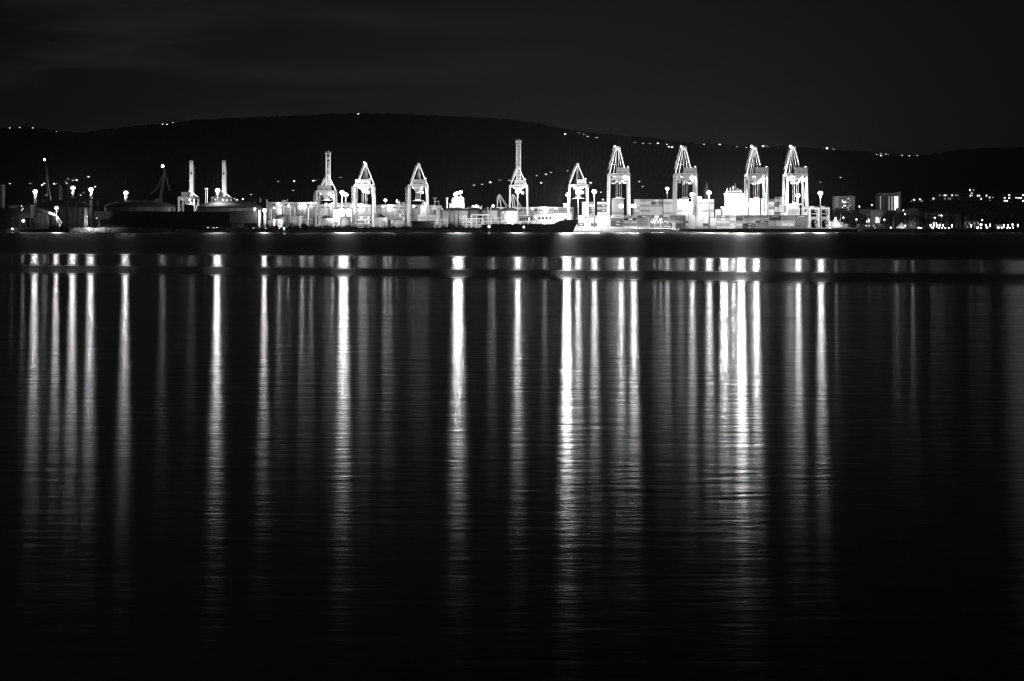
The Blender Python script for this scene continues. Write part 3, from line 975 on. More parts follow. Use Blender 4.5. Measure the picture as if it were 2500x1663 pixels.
            for sx in (-1, 1):
                MB().box(cx + sx * 2.05 - .6, cx + sx * 2.05 + .6, Y + y0 - 1.0, Y + y0 + 1.0, zb + .5, zt).build("raised_boom_girder", CRANE, r)
            mb = MB()
            for k in range(15):
                z = zb + 3 + (zt - zb - 4) * k / 14
                mb.box(cx - 1.5, cx + 1.5, Y + y0 - .4, Y + y0 + .4, z, z + (.5 if k % 4 else 1.8))
            mb.bar(pt(0, y0, zb + 2), pt(0, y0, zt - 8), .9)
            mb.build("boom_ties", STEEL, r)
        else:
            MB().lattice(pt(0, y0, zb + .5), pt(0, y0, zt), 4.6, 3.6, .62, 15).build("raised_boom", CRANE, r)
        if style != "box":
            mb = MB().box(cx - 3.4, cx + 3.4, Y + y0 - 1.5, Y + y0 + 1.5, zt, zt + .4)
            for k in range(7):
                x = cx - 3.3 + 1.1 * k
                mb.box(x - .1, x + .1, Y + y0 - 1.5, Y + y0 - 1.3, zt + .4, zt + 1.7)
            mb.box(cx - 3.4, cx + 3.4, Y + y0 - 1.5, Y + y0 - 1.35, zt + 1.5, zt + 1.7)
            mb.tube((cx, Y + y0, zt + .4), (cx, Y + y0, zt + 2.6), .4, 6)
            mb.build("boom_tip_platform", CRANE, r)
    if lamp:
        p = pt(-ah - 1.0, g - 1.2, za + 1.9)
        MB().ball(p, lamp, 6).build("apex_lamp", LAMP, r)
        lamp_light(r, p + Vector((0, -1.5, 1.2)), 3 * KW * lamp, .5)
    if light:
        # working lights: under the girders, on the house roof shining up the masts, on the sill
        floodlight(r, pt(-H * .5, -g - 2.7, zb - 1.2), 0, .6)
        floodlight(r, pt(H * .5, -g - 2.7, zb - 1.2), 55 * KW * light, .6)
        floodlight(r, pt(hx1 - .5, -g + 4.5, zb + hh + 4), 60 * KW * light, .5, aim=(0, 1, .9))
    return r

CW = "white harbour crane "
sts_crane(461, 2250, "box", CW + "with a raised box boom, left of the pair behind the dark windbreak", 18.5, 486, 468, top=391, house=(-.55, .35), hoist=495, light=.45)
sts_crane(541, 2250, "box", CW + "with a raised box boom half hidden by the round shed roof", 18.5, 486, 468, top=391, house=(-.45, .35), light=.45)
sts_crane(797.5, 2080, "twin", CW + "with a raised twin-girder boom and crown-like top rail", 20.5, 471, 427, top=373, house=(-.85, .75), hoist=488, braces=True, stairs=True, light=.6)
sts_crane(890.5, 2050, "aframe", CW + "with an A-frame peak carrying a small round lamp", 21.5, 457, 401, house=(-.9, .8), hoist=504, stairs=True, lamp=.9, light=.6)
sts_crane(1021, 2050, "aframe", CW + "with an A-frame peak lowering a wide white spreader frame", 21.5, 457, 401, house=(-.6, .95), hoist=489, stairs=True, light=.6)
sts_crane(1266, 2060, "lattice", CW + "with the tallest raised lattice boom of all", 20.5, 458, 408, top=344, house=(-.5, .85), stairs=False, light=.6)
sts_crane(1411.5, 2040, "aframe", CW + "small with an A-frame peak, right beside the brightest floodlight", 21.5, 457, 402, house=(-.2, .85), hoist=483, light=.7)
sts_crane(1510, 2010, "super", CW + "with twin leaning masts, left end of the four largest", 23.5, 430, 361, apex_half=4.6, house=(-.3, 1.0), hoist=483, zig=True, lamp=.9, light=.9, trolley_y=-3)
sts_crane(1672.5, 2010, "super", CW + "with twin leaning masts beside the church spire", 24.0, 430, 361, apex_half=4.6, house=(-.3, 1.0), hoist=483, zig=True, lamp=.7, light=.9, trolley_y=-3)
sts_crane(1846, 2010, "super", CW + "with twin leaning masts beside the white ship superstructure", 22.0, 430, 361, apex_half=4.4, house=(-.25, 1.05), hoist=484, lamp=1.2, light=.9, trolley_y=-3)
sts_crane(1941, 2010, "super", CW + "with twin leaning masts beside the straddle carriers", 23.0, 430, 361, apex_half=4.4, house=(-.25, 1.0), hoist=497, lamp=1.2, light=.9, trolley_y=-3)

# luffing cranes on the ship behind the tanks
for k, (bx, ax, tx, base_y) in enumerate(((1214, 1218, 1236, 505), (1252, 1252, 1270, 505))):
    Y = 2090
    s = Y / F
    t = thing("luffing_crane", ("white luffing ship crane with a leaning jib, standing clear left of the lattice boom crane", "white luffing ship crane seen through the legs of the lattice boom crane")[k], "crane", P(ax, 505, Y))
    a = P(ax, 475, Y)
    MB().bar(P(bx, 506, Y), P(ax - 4, 482, Y), .8).build("post", CRANE, t)
    MB().bar(P(ax - 4, 482, Y), a, .7).build("post_head", CRANE, t)
    MB().bar(P(bx, 506, Y + 3), a + Vector((0, 3, 0)), .9).build("back_leg", CRANE, t)
    MB().bar(P(ax + 6, 507, Y), a, .9).build("front_leg", CRANE, t)
    for dx in (0, 1.6):
        MB().bar(P(tx, 505, Y) + Vector((dx, 0, 0)), a + Vector((dx * .6, -1, 0)), .5).build("jib_chord", CRANE, t)
    mb = MB()
    for i in range(9):
        c = P(tx, 505, Y).lerp(a, i / 9)
        mb.bar(c, c + Vector((1.6, 0, .9)), .3)
    mb.build("jib_bracing", CRANE, t)
    MB().box(px_x(bx - 2, Y), px_x(tx + 1, Y), Y - 2, Y + 5, px_z(512, Y), px_z(506, Y)).build("slewing_deck", CRANE, t)

# ------------------------------------------------------------------ light masts
def flood_mast(px, py, Y, power, label, r=2.0, lattice=False, flood=None, down=None, group="floodlight masts of the port", pole=None, size=1.0):
    p = P(px, py, Y)
    t = thing("floodlight_mast", label, "light mast", (p.x, Y, G), group)
    if lattice:
        MB().lattice((p.x, Y, G), (p.x, Y, p.z - .8), 2.6, 2.6, .28, 12, 2.0).build("lattice_shaft", STEEL, t)
    else:
        MB().tube((p.x, Y, G), (p.x, Y, p.z - .8), .62, 8, .36).build("shaft", pole or WHITE, t)
    ring = MB().lathe(p.x, Y, [(r * .5, p.z - .9), (r * .95, p.z - .7), (r * .95, p.z - .55), (r * .5, p.z - .5)], 12).build("head_ring", STEEL, t)
    for n, rr, dz in ((8, r * .95, 0), (5, r * .55, 1.25), (5, r * .6, -1.15)):
        for k in range(n):
            a = 2 * pi * k / n + .2
            c = Vector((p.x + rr * cos(a), Y + rr * sin(a), p.z + dz * r / 2))
            MB().box(c.x - .5 * size, c.x + .5 * size, c.y - .4, c.y + .4, c.z - .45 * size, c.z + .5 * size).build("floodlight", LAMP, ring)
    MB().box(p.x - r * .5, p.x + r * .5, Y - r * .5, Y + r * .5, p.z - .45, p.z + .3).build("gear_box", DGREY, t)
    for q in (-1,):
        lamp_light(t, p + Vector((0, q * (r + 1.2), .3)), power, 1.3, True)
    spot_light(t, p + Vector((0, r + 1.2, .2)), (power * 1.5 if flood is None else flood), (0, 1, -.02), 168, 1.3)
    spot_light(t, p + Vector((0, -.5, -2.2)), (power * .6 if down is None else down), (0, -.05, -1), 125, 1.3)
    return t
PW = 68 * KW
L = "floodlight mast "
flood_mast(86, 468, 2190, PW * .5, "lattice " + L + "furthest left, behind the dark conveyor", lattice=True)
flood_mast(178, 459, 2190, PW * .55, "lattice " + L + "left of the two close together by the village lights", lattice=True)
flood_mast(222, 463, 2190, PW * .55, "lattice " + L + "right of the two close together, standing behind the navigation tower", lattice=True)
flood_mast(307, 471, 2190, PW * .6, "lattice " + L + "rising alone behind the wide shed roof", lattice=True)
flood_mast(531, 465, 2060, PW * .9, "white " + L + "right in front of the half hidden raised boom crane", pole=WHITE)
flood_mast(835, 470, 1985, PW * .7, "white " + L + "left and taller of the touching pair", flood=PW * 1.6)
flood_mast(844, 476, 1970, PW * .7, "white " + L + "right and shorter of the touching pair", flood=PW * 1.6)
flood_mast(941, 489, 1990, PW * .05, "short " + L + "on the warehouse roof between the two A-frame cranes", 1.0, flood=PW * .5, down=0)
flood_mast(1264, 468, 1985, PW * .6, "white " + L + "standing inside the portal of the lattice boom crane", flood=PW * 1.3)
flood_mast(1387, 476, 1990, PW * .5, "white " + L + "against the left leg of the small A-frame crane")
flood_mast(1411, 470, 1903.5, PW * .45, "white " + L + "in front of the small A-frame crane", flood=PW * 1.5, down=PW * 1.4)
flood_mast(1451, 468, 1903.5, PW * .45, "white " + L + "just right of the small A-frame crane", flood=PW * 1.5, down=PW * 1.4)
flood_mast(1629, 461, 2260, PW * .12, "distant " + L + "shining alone left of the church spire crane", 1.6)
flood_mast(1690, 475, 2030, PW * .6, "white " + L + "inside the right leg of the crane beside the spire")
flood_mast(1731, 471, 1903, PW * .5, "white " + L + "in front of the church spire", flood=PW * 1.5, down=PW * .6)
flood_mast(1948, 477.5, 1985, PW * .55, "white " + L + "inside the portal of the last crane on the right")
flood_mast(2003, 472, 1903, PW * .55, "white " + L + "rising above the straddle carriers", flood=PW * 1.5, down=PW * .6)
# small lamps
def small_mast(px, py, Y, power, label, r=.9, pole=DGREY, bottom=None):
    p = P(px, py, Y)
    t = thing("pole_lamp", label, "lamp", (p.x, Y, bottom or G))
    MB().tube((p.x, Y, bottom or G), (p.x, Y, p.z), .22, 6, .14).build("pole", pole, t)
    MB().ball(p, r, 6).build("lamp_globe", LAMP, t)
    lamp_light(t, p + Vector((0, -r - .8, .2)), power, .8)
    return t
lit_end = small_mast(138, 508, 1945, PW * .4, "bright pole lamp over the lit lower end of the conveyor", 1.7, STEEL)
spot_light(lit_end, P(138, 508, 1943), 26 * KW, (.1, 1, -.5), 150, .6)
small_mast(646, 514, 1955, PW * .6, "bright lamp on top of the second tall white column", 2.0, STEEL)
small_mast(57, 539, 1930, PW * .025, "lamp glowing under the dark conveyor shed", 1.3)
small_mast(30, 559, 1903, PW * .004, "tiny lamp low on the dark shore at the far left", .7, bottom=1)
small_mast(1204, 503, 2080, PW * .05, "single lamp left of the luffing ship crane", 1.2)
small_mast(1598, 537, 1911, PW * .05, "thin lamp post left in front of the dark container stacks", .6, WHITE)
small_mast(1613, 536.5, 1911, PW * .10, "thin lamp post with a rounder head before the dark container stacks", 1.1, WHITE)

# low floodlights added to brighten the tank yard and container row, shining inland
def added_flood(px, py, Y, power, label, grp="added low floodlights of the tank yard"):
    p = P(px, py, Y)
    t = thing("added_floodlight", label, "floodlight", (p.x, Y, G), grp)
    MB().tube((p.x, Y, G), (p.x, Y, p.z), .16, 6, .1).build("post", DGREY, t)
    MB().box(p.x - .5, p.x + .5, Y - .2, Y + .15, p.z - .1, p.z + .6).build("housing", DGREY, t)
    MB().box(p.x - .42, p.x + .42, Y + .16, Y + .22, p.z - .02, p.z + .52).build("lamp_glass", LAMP_DIM, t)
    spot_light(t, p + Vector((0, .6, .3)), power, (0, 1, .05), 165, .4)
added_flood(700, 536, 1938, 10 * KW, "added low dark floodlight post before the grey upright tank")
added_flood(820, 536, 1936, 9 * KW, "added low dark floodlight post between the two white tanks")
added_flood(950, 536, 1936, 9 * KW, "added low dark floodlight post between the big white shed and the squat tank")
added_flood(1070, 533, 1936, 12 * KW, "added low dark floodlight post beside the long dark shed")
added_flood(1150, 532, 1936, 16 * KW, "added low dark floodlight post in front of the thick white pipe")
added_flood(1228, 532, 1936, 14 * KW, "added low dark floodlight post left of the white vessels")
added_flood(1310, 530, 1936, 12 * KW, "added low dark floodlight post behind the coaster's hatch covers")
added_flood(1556, 549, 1901.5, 5 * KW, "added waist-high quay floodlight below the dark container stacks left of the lamp posts", "added low quay floodlights facing the container row")  # these quay posts are added to brighten the container fronts
added_flood(1640, 549, 1901.5, 4 * KW, "added waist-high quay floodlight by the reach stacker", "added low quay floodlights facing the container row")
added_flood(1795, 549, 1901.5, 5 * KW, "added waist-high quay floodlight right of the front lamp mast", "added low quay floodlights facing the container row")
added_flood(1862, 549, 1901.5, 5 * KW, "added waist-high quay floodlight below the black topped container stack's left neighbour", "added low quay floodlights facing the container row")
added_flood(1925, 549, 1901.5, 5 * KW, "added waist-high quay floodlight left of the straddle carriers", "added low quay floodlights facing the container row")
# ------------------------------------------------------------------ shipping containers
SH = {'w': ("white", mat("container_white", .62, .5, .15, .5, streak=True)), 'l': ("pale", mat("container_pale", .36, .5, .2, .5, streak=True)),
      'm': ("mid grey", mat("container_mid", .15, .5, .25, .5, streak=True)), 'd': ("dark grey", mat("container_dark", .07, .5, .25, .5, streak=True)),
      'k': ("black", mat("container_black", .02, .5, .3, .5, streak=True))}
INK = mat("dark_lettering", .03, .6, .1)
INKW = mat("white_lettering", .8, .6, .05)
INKG = mat("grey_lettering", .35, .6, .05)
CM = {}
def container_mesh(L):
    if L in CM:
        return CM[L]
    H_, D_ = 2.59, 2.44
    mb = MB()
    n = max(6, int(L * 1.3))
    w0, w1 = -L / 2 + .18, L / 2 - .18
    step = (w1 - w0) / n
    vs_, fs = [], []
    for i in range(n + 1):
        x = w0 + step * i
        d = 0.045 if i % 2 else 0.13
        vs_ += [(x, -D_ / 2 + d, .16), (x, -D_ / 2 + d, H_ - .12)]
        if i:
            a = 2 * (i - 1)
            fs.append((a, a + 2, a + 3, a + 1))
    mb.add(vs_, fs)
    mb.box(-L / 2 + .17, L / 2 - .17, -D_ / 2 + .15, D_ / 2 - .02, .02, H_ - .02)
    for sx in (-1, 1):
        x = sx * (L / 2 - .09)
        mb.box(x - .085, x + .085, -D_ / 2, D_ / 2, 0, H_ - .005)
    mb.box(-L / 2 + .18, L / 2 - .18, -D_ / 2 + .005, -D_ / 2 + .16, .005, .155)
    mb.box(-L / 2 + .18, L / 2 - .18, -D_ / 2 + .005, -D_ / 2 + .16, H_ - .125, H_ - .01)
    me = bpy.data.meshes.new("container_shell")
    me.from_pydata([tuple(v) for v in mb.v], [], mb.f)
    me.materials.append(SH['m'][1])
    CM[L] = me
    return me
TM = {}
def text_mesh(s, size, bold=.02):
    if (s, size) in TM:
        return TM[(s, size)]
    c = bpy.data.curves.new("lettering", 'FONT')
    c.body = s
    c.size = size
    c.extrude = .012
    c.offset = bold
    c.align_x, c.align_y = 'CENTER', 'CENTER'
    c.resolution_u = 2
    o = bpy.data.objects.new("lettering_tmp", c)
    COL.objects.link(o)
    dg = bpy.context.evaluated_depsgraph_get()
    me = bpy.data.meshes.new_from_object(o.evaluated_get(dg))
    bpy.data.objects.remove(o)
    me.materials.clear()
    me.materials.append(INK)
    TM[(s, size)] = me
    return me
def put_text(parent, s, size, loc, m, name="lettering"):
    o = bpy.data.objects.new(name, text_mesh(s, size).copy())
    o.data.materials.clear()
    o.data.materials.append(m)
    COL.objects.link(o)
    o.parent = parent
    o.location = loc
    o.rotation_euler = (radians(90), 0, 0)
    return o
def put_mesh(parent, mb, name, m):
    me = bpy.data.meshes.new(name)
    me.from_pydata([tuple(v) for v in mb.v], [], mb.f)
    me.materials.append(m)
    o = bpy.data.objects.new(name, me)
    COL.objects.link(o)
    o.parent = parent
    return o
MARK = {'': "", 'P': " with white mark and lettering", 'B': " with a white cross-shaped mark", 'S': " with a dark square emblem", 'R': " with a white rectangle mark",
        'T': " lettered in dark capitals", 'W': " lettered in spaced dark capitals", 'Q': " with a small white square", 'V': " lettered in white script", 'D': " with white door bars"}
def mark(o, L, code, shade):
    f = -1.215
    if code in 'PB':
        put_mesh(o, MB().box(-.2, 1.3, f - .02, f + .06, .95, 1.65).box(.3, .8, f - .025, f + .055, .6, 2.0).box(-1.5, -.21, f - .02, f + .06, 1.05, 1.45).box(1.31, 2.1, f - .02, f + .06, 1.1, 1.5), "company_mark", INKW)
        if code == 'P':
            put_text(o, "Hapag-Lloyd", .62, (3.7 if L > 8 else 1.2, f, .85), INKW)
    elif code == 'S':
        put_mesh(o, MB().box(-.55, .55, f - .02, f + .06, .7, 1.9).box(-.25, .25, f - .04, f - .021, 1.1, 1.6), "emblem", INK)
    elif code == 'Q':
        put_mesh(o, MB().box(-.7, .7, f - .02, f + .06, .65, 1.95), "emblem", INKW)
    elif code == 'R':
        put_mesh(o, MB().prism([(-2.1, .55), (1.7, .55), (2.1, 2.05), (-1.7, 2.05)], f - .02, f + .06), "emblem_panel", INKW)
    elif code == 'T':
        put_text(o, "MAERSK", 1.35, (.9, f, 1.3), INK)
        put_mesh(o, MB().box(-3.6, -2.6, f - .02, f + .06, .8, 1.8), "emblem", INKG)
    elif code == 'W':
        put_text(o, "WAN HAI", 1.5, (0, f, 1.3), INK)
    elif code == 'V':
        put_text(o, "Hapag-Lloyd", 1.2, (0, f, 1.45), INKW)
        put_mesh(o, MB().box(-4.4, -3.3, f - .02, f + .06, .4, .75), "emblem", INKW)
    elif code == 'D':
        put_mesh(o, MB().box(-L / 2 + .5, -L / 2 + .8, f - .02, f + .06, .4, 2.1).box(L / 2 - .9, L / 2 - .5, f - .02, f + .06, 1.5, 2.0), "door_bars", INKW)
def container(px0, Y, L, z, code, where, group, rot=0.0):
    sh, mk = code[0], code[1:]
    nm, m = SH[sh]
    o = bpy.data.objects.new("shipping_container", container_mesh(L))
    COL.objects.link(o)
    o.location = (px_x(px0, Y - 1.22) + L / 2, Y, z)
    if rot:
        o.rotation_euler = (0, 0, rot)
        o.location.x = px_x(px0, Y - 1.22) + 1.22
    o.material_slots[0].link = 'OBJECT'
    o.material_slots[0].material = m
    tag(o, nm + " container" + MARK[mk] + ", " + where, "container", group)
    if mk:
        mark(o, L, mk, sh)
    return o
TIER = ["bottom tier", "second tier", "third tier", "fourth tier", "fifth tier", "sixth tier", "seventh tier", "eighth tier"]
L40, L20 = 12.19, 6.06
# waterfront row: (left edge, length, end-on?, bottom ... top)
FRONT = [
    (1410.5, L20, 0, "w kB l w w"), (1427, L20, 0, "w w wQ w"), (1442.3, L20, 0, "l d l w m"), (1458.5, L40, 0, "w w w w w"),
    (1491.5, L40, 0, "m dP dP m wT"), (1523.8, L40, 0, "w m lS kR lS"), (1555.6, L40, 0, "l mD m mD dP"), (1587.8, L40, 0, "m d lS dQ kR"),
    (1634, L20, 0, "w w l m mT"), (1650, L20, 0, "m d l m m"), (1666.4, L20, 1, "m d m d d"), (1674, L20, 1, "l w m w w"), (1682.3, L20, 0, "w w w w w"), (1699.6, L20, 0, "l w w w w"),
    (1716.6, L20, 0, "l d w w w"), (1733, L20, 0, "l w w w"), (1749.5, L40, 0, "w l w lR mB"), (1781, L20, 0, "w w l w l"), (1797.5, L20, 0, "l w l d m"),
    (1813.6, L40, 0, "dP kP wW lS mD"), (1845.3, L40, 0, "m mD kP lT m"), (1877.2, L40, 0, "m lS lS k kV"), (1909, L40, 0, "m w l m m"), (1940.6, L40, 0, "m m mD m dV")]
for i, (px, L, end, st) in enumerate(FRONT):
    Y = 1917.0
    for k, code in enumerate(st.split()):
        container(px, Y, L, G + 2.60 * k, code, "%s, waterfront stack %s from left" % (TIER[k], ORD[i]), "containers stacked along the waterfront", radians(90) if end else 0)
# behind, on the ship and in the second yard
REAR = [
    (1421, L20, "w w w w w w"), (1438.4, L20, "w dB dB dB w m"), (1458, L40, "w w dB l dB w"), (1493.5, L40, "w l w w w w w"),
    (1548, L20, "w l w l w w w"), (1560, L40, "w w l w l w l"), (1588.5, L40, "w w w w l dP lR"), (1619.5, L40, "w l w w w l w"), (1652, L40, "w w l w w w w"), (1682, L20, "w w w w w w"),
    (1699, L20, "w w w l w m w w"), (1714.2, L40, "w w l w w l w"), (1746, L20, "w w w"), (1826, L40, "w w l w w w w"), (1858, L20, "w w w l w w w"), (1876, L20, "w w w m l w d"), (1891.5, L40, "w dB w w dR dB l dB"), (1923, L40, "w w w l w")]
DECK = 15.2
Y = 2050.0
t = thing("container_ship", "long pale hulled container ship loaded high behind the cranes", "ship", (px_x(1690, Y), Y, G))
mb = MB().prism([(px_x(1416, Y - 15), 0), (px_x(1962, Y - 15), 0), (px_x(1968, Y - 15), DECK - .3), (px_x(1408, Y - 15), DECK - .3)], Y - 13, Y + 20)
mb.build("hull", PALE, t)
for k in range(26):
    x = px_x(1420 + 21 * k, Y)
    MB().box(x - .3, x + .3, Y - 12.6, Y - 12.2, DECK - .3, DECK + 1.0).build("deck_post", WHITE, t)
for i, (px, L, st) in enumerate(REAR):
    Y = 2040.0
    for k, code in enumerate(st.split()):
        container(px, Y, L, DECK + .25 + 2.60 * k, code, "%s, rear stack %s from left" % (TIER[k], ORD[i]), "containers stacked behind the cranes")

# ------------------------------------------------------------------ white ship superstructure right
Y = 2046
def ship_block(name, label, blocks, Y, extras=(), group=None, cat="ship"):
    c = blocks[0]
    r = thing(name, label, cat, (px_x((c[1] + c[2]) / 2, Y), Y, G))
    for nm, a, b, pt, pb, dy, m in blocks:
        MB().box(px_x(a, Y), px_x(b, Y), Y + dy, Y + dy + 12, px_z(pb, Y), px_z(pt, Y)).build(nm, m, r)
    return r
r = ship_block("ship_bridge", "white ship superstructure with masts and radar on its bridge roof", [("lower_deckhouse", 1764, 1826, 507, 560, 0, WHITE), ("upper_deckhouse", 1771.5, 1818, 472, 507, 1, WHITE), ("bridge_deck", 1774, 1812, 466.5, 472, 2, WHITE), ("funnel", 1800, 1815, 462.5, 472, 14.5, WHITE)], Y)
for k in range(5):
    z = px_z(476.5 + k * 6.4, Y)
    MB().box(px_x(1772, Y), px_x(1817.6, Y), Y + .86, Y + .99, z - .25, z).build("deck_edge", PALE, r)
    for i in range(8):
        x = px_x(1775 + i * 5.4, Y)
        MB().box(x - .35, x + .35, Y + .90, Y + 1.05, z - 1.6, z - .9).build("cabin_window", GLASS if (i + k) % 3 else WIN, r)
MB().box(px_x(1776, Y), px_x(1810, Y), Y + 1.85, Y + 2.05, px_z(470.6, Y), px_z(468.6, Y)).build("bridge_window", GLASS, r)
for px, py in ((1775.5, 459.5), (1783, 458.5), (1790, 453.5)):
    MB().tube(P(px, 466.5, Y + 5), P(px, py, Y + 5), .75, 6, .35).build("mast", WHITE, r)
MB().box(px_x(1788, Y), px_x(1796.5, Y), Y + 4.6, Y + 5.4, px_z(458.6, Y), px_z(457.6, Y)).build("radar_arm", WHITE, r)
MB().tube(P(1795, 466, Y + 5), P(1795, 447, Y + 5), .18, 5).build("aerial", STEEL, r)
MB().ball(P(1800, 463, Y + 8), 1.6, 8).build("radar_dome", WHITE, r)
for px, py, pw, dy in ((1771, 474.5, .7, -1.2), (1763.5, 507, 1.2, -1.2), (1809, 500, 6.5, -26), (1846, 508, 2.0, -22), (1790, 512, .6, -4)):
    p = P(px, py, Y + dy)
    if py > 480 and px > 1780:
        MB().bar((p.x, p.y + .5, px_z(556, Y + dy)), (p.x, p.y + .5, p.z), .4).build("lamp_bracket", STEEL, r)
    MB().box(p.x - 1.2, p.x + 1.2, p.y - .3, p.y + .3, p.z - .8, p.z + .8).build("floodlight", LAMP, r)
    lamp_light(r, p + Vector((0, -2.6, .5)), PW * pw, 1.6, True)
    spot_light(r, p + Vector((0, 1.5, .5)), PW * pw * .1, (0, 1, 0), 160, 1.2)
# hatch crane block at the right end of the yard
r = thing("loading_hopper", "large rounded white hopper block left of the straddle carriers", "hopper", (px_x(1938, 2030), 2030, G))
mb = MB().prism([(px_x(1921, 2028), px_z(558, 2028)), (px_x(1952, 2028), px_z(558, 2028)), (px_x(1952.5, 2028), px_z(510, 2028)), (px_x(1949, 2028), px_z(505, 2028)), (px_x(1944, 2028), px_z(503.5, 2028)), (px_x(1921, 2028), px_z(503.5, 2028))], 2026, 2034)
mb.build("hopper_body", WHITE, r)
MB().box(px_x(1916, 2028), px_x(1944, 2028), 2027, 2033, px_z(503.4, 2028), px_z(497.2, 2028)).build("hopper_rim", WHITE, r)
for k in range(3):
    MB().box(px_x(1926, 2028), px_x(1946, 2028), 2025.8, 2026, px_z(516 + 5 * k, 2028) - .25, px_z(516 + 5 * k, 2028)).build("rib", PALE, r)
# floodlights left among the cranes
def flood_bank(px, py, Y, power, label, wd=2.0, off=2.6):
    p = P(px, py, Y)
    t = thing("floodlight_bank", label, "floodlight", (p.x, Y, G), "floodlight banks between the cranes")
    MB().lattice((p.x, Y + .8, G), (p.x, Y + .8, p.z), 1.4, 1.4, .2, 8).build("lattice_shaft", STEEL, t)
    for dx in (-wd * .55, wd * .55):
        for dz in (-.9, .9):
            MB().box(p.x + dx - wd * .45, p.x + dx + wd * .45, Y - .3, Y + .3, p.z + dz - .7, p.z + dz + .7).build("floodlight", LAMP, t)
    lamp_light(t, p + Vector((0, -off, .3)), power, 1.7, True)
    spot_light(t, p + Vector((0, 1.6, .3)), power * .2, (0, 1, 0), 165, 1.5)
flood_bank(1383, 501, 1975, PW * 6.0, "brightest floodlight bank, at the left leg of the small A-frame crane", 2.6)
flood_bank(1547, 503, 1975, PW * 1.25, "floodlight bank right of the leftmost twin-mast crane")
flood_bank(1516, 503, 1975, PW * .7, "floodlight bank inside the leftmost twin-mast crane")

# ------------------------------------------------------------------ straddle carriers
def straddle(px, Y, label, wpx=24.0, reel=True):
    s = Y / F
    x0 = px_x(px, Y)
    wd = wpx * s
    zt = px_z(507, Y)
    t = thing("straddle_carrier", label, "straddle carrier", (x0 + wd / 2, Y, G), "white straddle carriers at the quay end")
    for dx in (0, wd):
        for dy in (0, 8.5):
            MB().box(x0 + dx - .75, x0 + dx + .75, Y + dy - .6, Y + dy + .6, G + 1.7, zt - 1.6).build("leg", WHITE, t)
        MB().box(x0 + dx - .8, x0 + dx + .8, Y - 1.4, Y + 9.9, G + 1.2, G + 2.2).build("wheel_beam", WHITE, t)
        for k in range(4):
            y = Y - .9 + k * 3.4
            MB().tube((x0 + dx - .45, y, G + .75), (x0 + dx + .45, y, G + .75), .74, 12).build("wheel", TYRE, t)
    for dy in (0, 8.5):
        MB().box(x0 - 1.0, x0 + wd + 1.0, Y + dy - .75, Y + dy + .75, zt - 1.6, zt).build("top_beam", WHITE, t)
        MB().box(x0 + .76, x0 + wd - .76, Y + dy - .3, Y + dy + .3, px_z(531, Y), px_z(529.4, Y)).build("tie_beam", WHITE, t)
        MB().bar((x0 + .5, Y + dy - .1, px_z(541, Y)), (x0 + wd * .5, Y + dy - .1, px_z(531, Y)), .45).build("brace", WHITE, t)
        MB().bar((x0 + wd - .5, Y + dy - .1, px_z(541, Y)), (x0 + wd * .5, Y + dy - .1, px_z(531, Y)), .45).build("brace", WHITE, t)
    MB().box(x0 + wd * .2, x0 + wd * .55, Y + 1, Y + 7, zt + .02, zt + 1.5).build("engine_housing", PALE, t)
    MB().box(x0 + wd * .6, x0 + wd * .6 + 2.2, Y + .9, Y + 3, zt - 4.2, zt - 1.65).build("cab", WHITE, t)
    MB().box(x0 + wd * .6 + .2, x0 + wd * .6 + 2.0, Y + .82, Y + .95, zt - 3.8, zt - 2.6).build("cab_window", GLASS, t)
    mb = MB()
    for k in range(9):
        x = x0 + wd * k / 8
        mb.box(x - .05, x + .05, Y - .8, Y - .7, zt, zt + 1.1)
    mb.box(x0, x0 + wd, Y - .8, Y - .7, zt + 1.0, zt + 1.12)
    mb.build("railing", STEEL, t)
    MB().box(x0 + wd * .25, x0 + wd * .75, Y + 2.5, Y + 6, zt - 3.2, zt - 1.8).build("hoist", DGREY, t)
    MB().box(x0 + 1, x0 + wd - 1, Y + 3.4, Y + 5.6, px_z(523, Y), px_z(521, Y)).build("spreader", STEEL, t)
    if reel:
        c = (x0 + wd * .62, Y - 1.1, px_z(542.5, Y))
        rl = MB().tube(c, (c[0], c[1] - .7, c[2]), 1.85, 18).build("cable_reel", TYRE, t)
        MB().tube((c[0], c[1] - .71, c[2]), (c[0], c[1] - .8, c[2]), .8, 12).build("reel_hub", STEEL, rl)
        MB().box(c[0] - .2, c[0] + .2, c[1] + .02, c[1] + .5, G + 2.2, c[2]).build("reel_bracket", WHITE, t)
straddle(1962, 1960, "white straddle carrier nearest the container stacks", 16, False)
straddle(1976.5, 1948, "white straddle carrier in the middle with a black cable reel", 22)
straddle(2003.5, 1952, "white straddle carrier at the right end with a black cable reel", 20)
MB_ = MB().box(px_x(1957, 1930), px_x(2031, 1930), 1925, 1932, G, G + .9)
tag(MB_.build("concrete_barrier", CONC), "long low concrete barrier below the straddle carriers", "barrier")

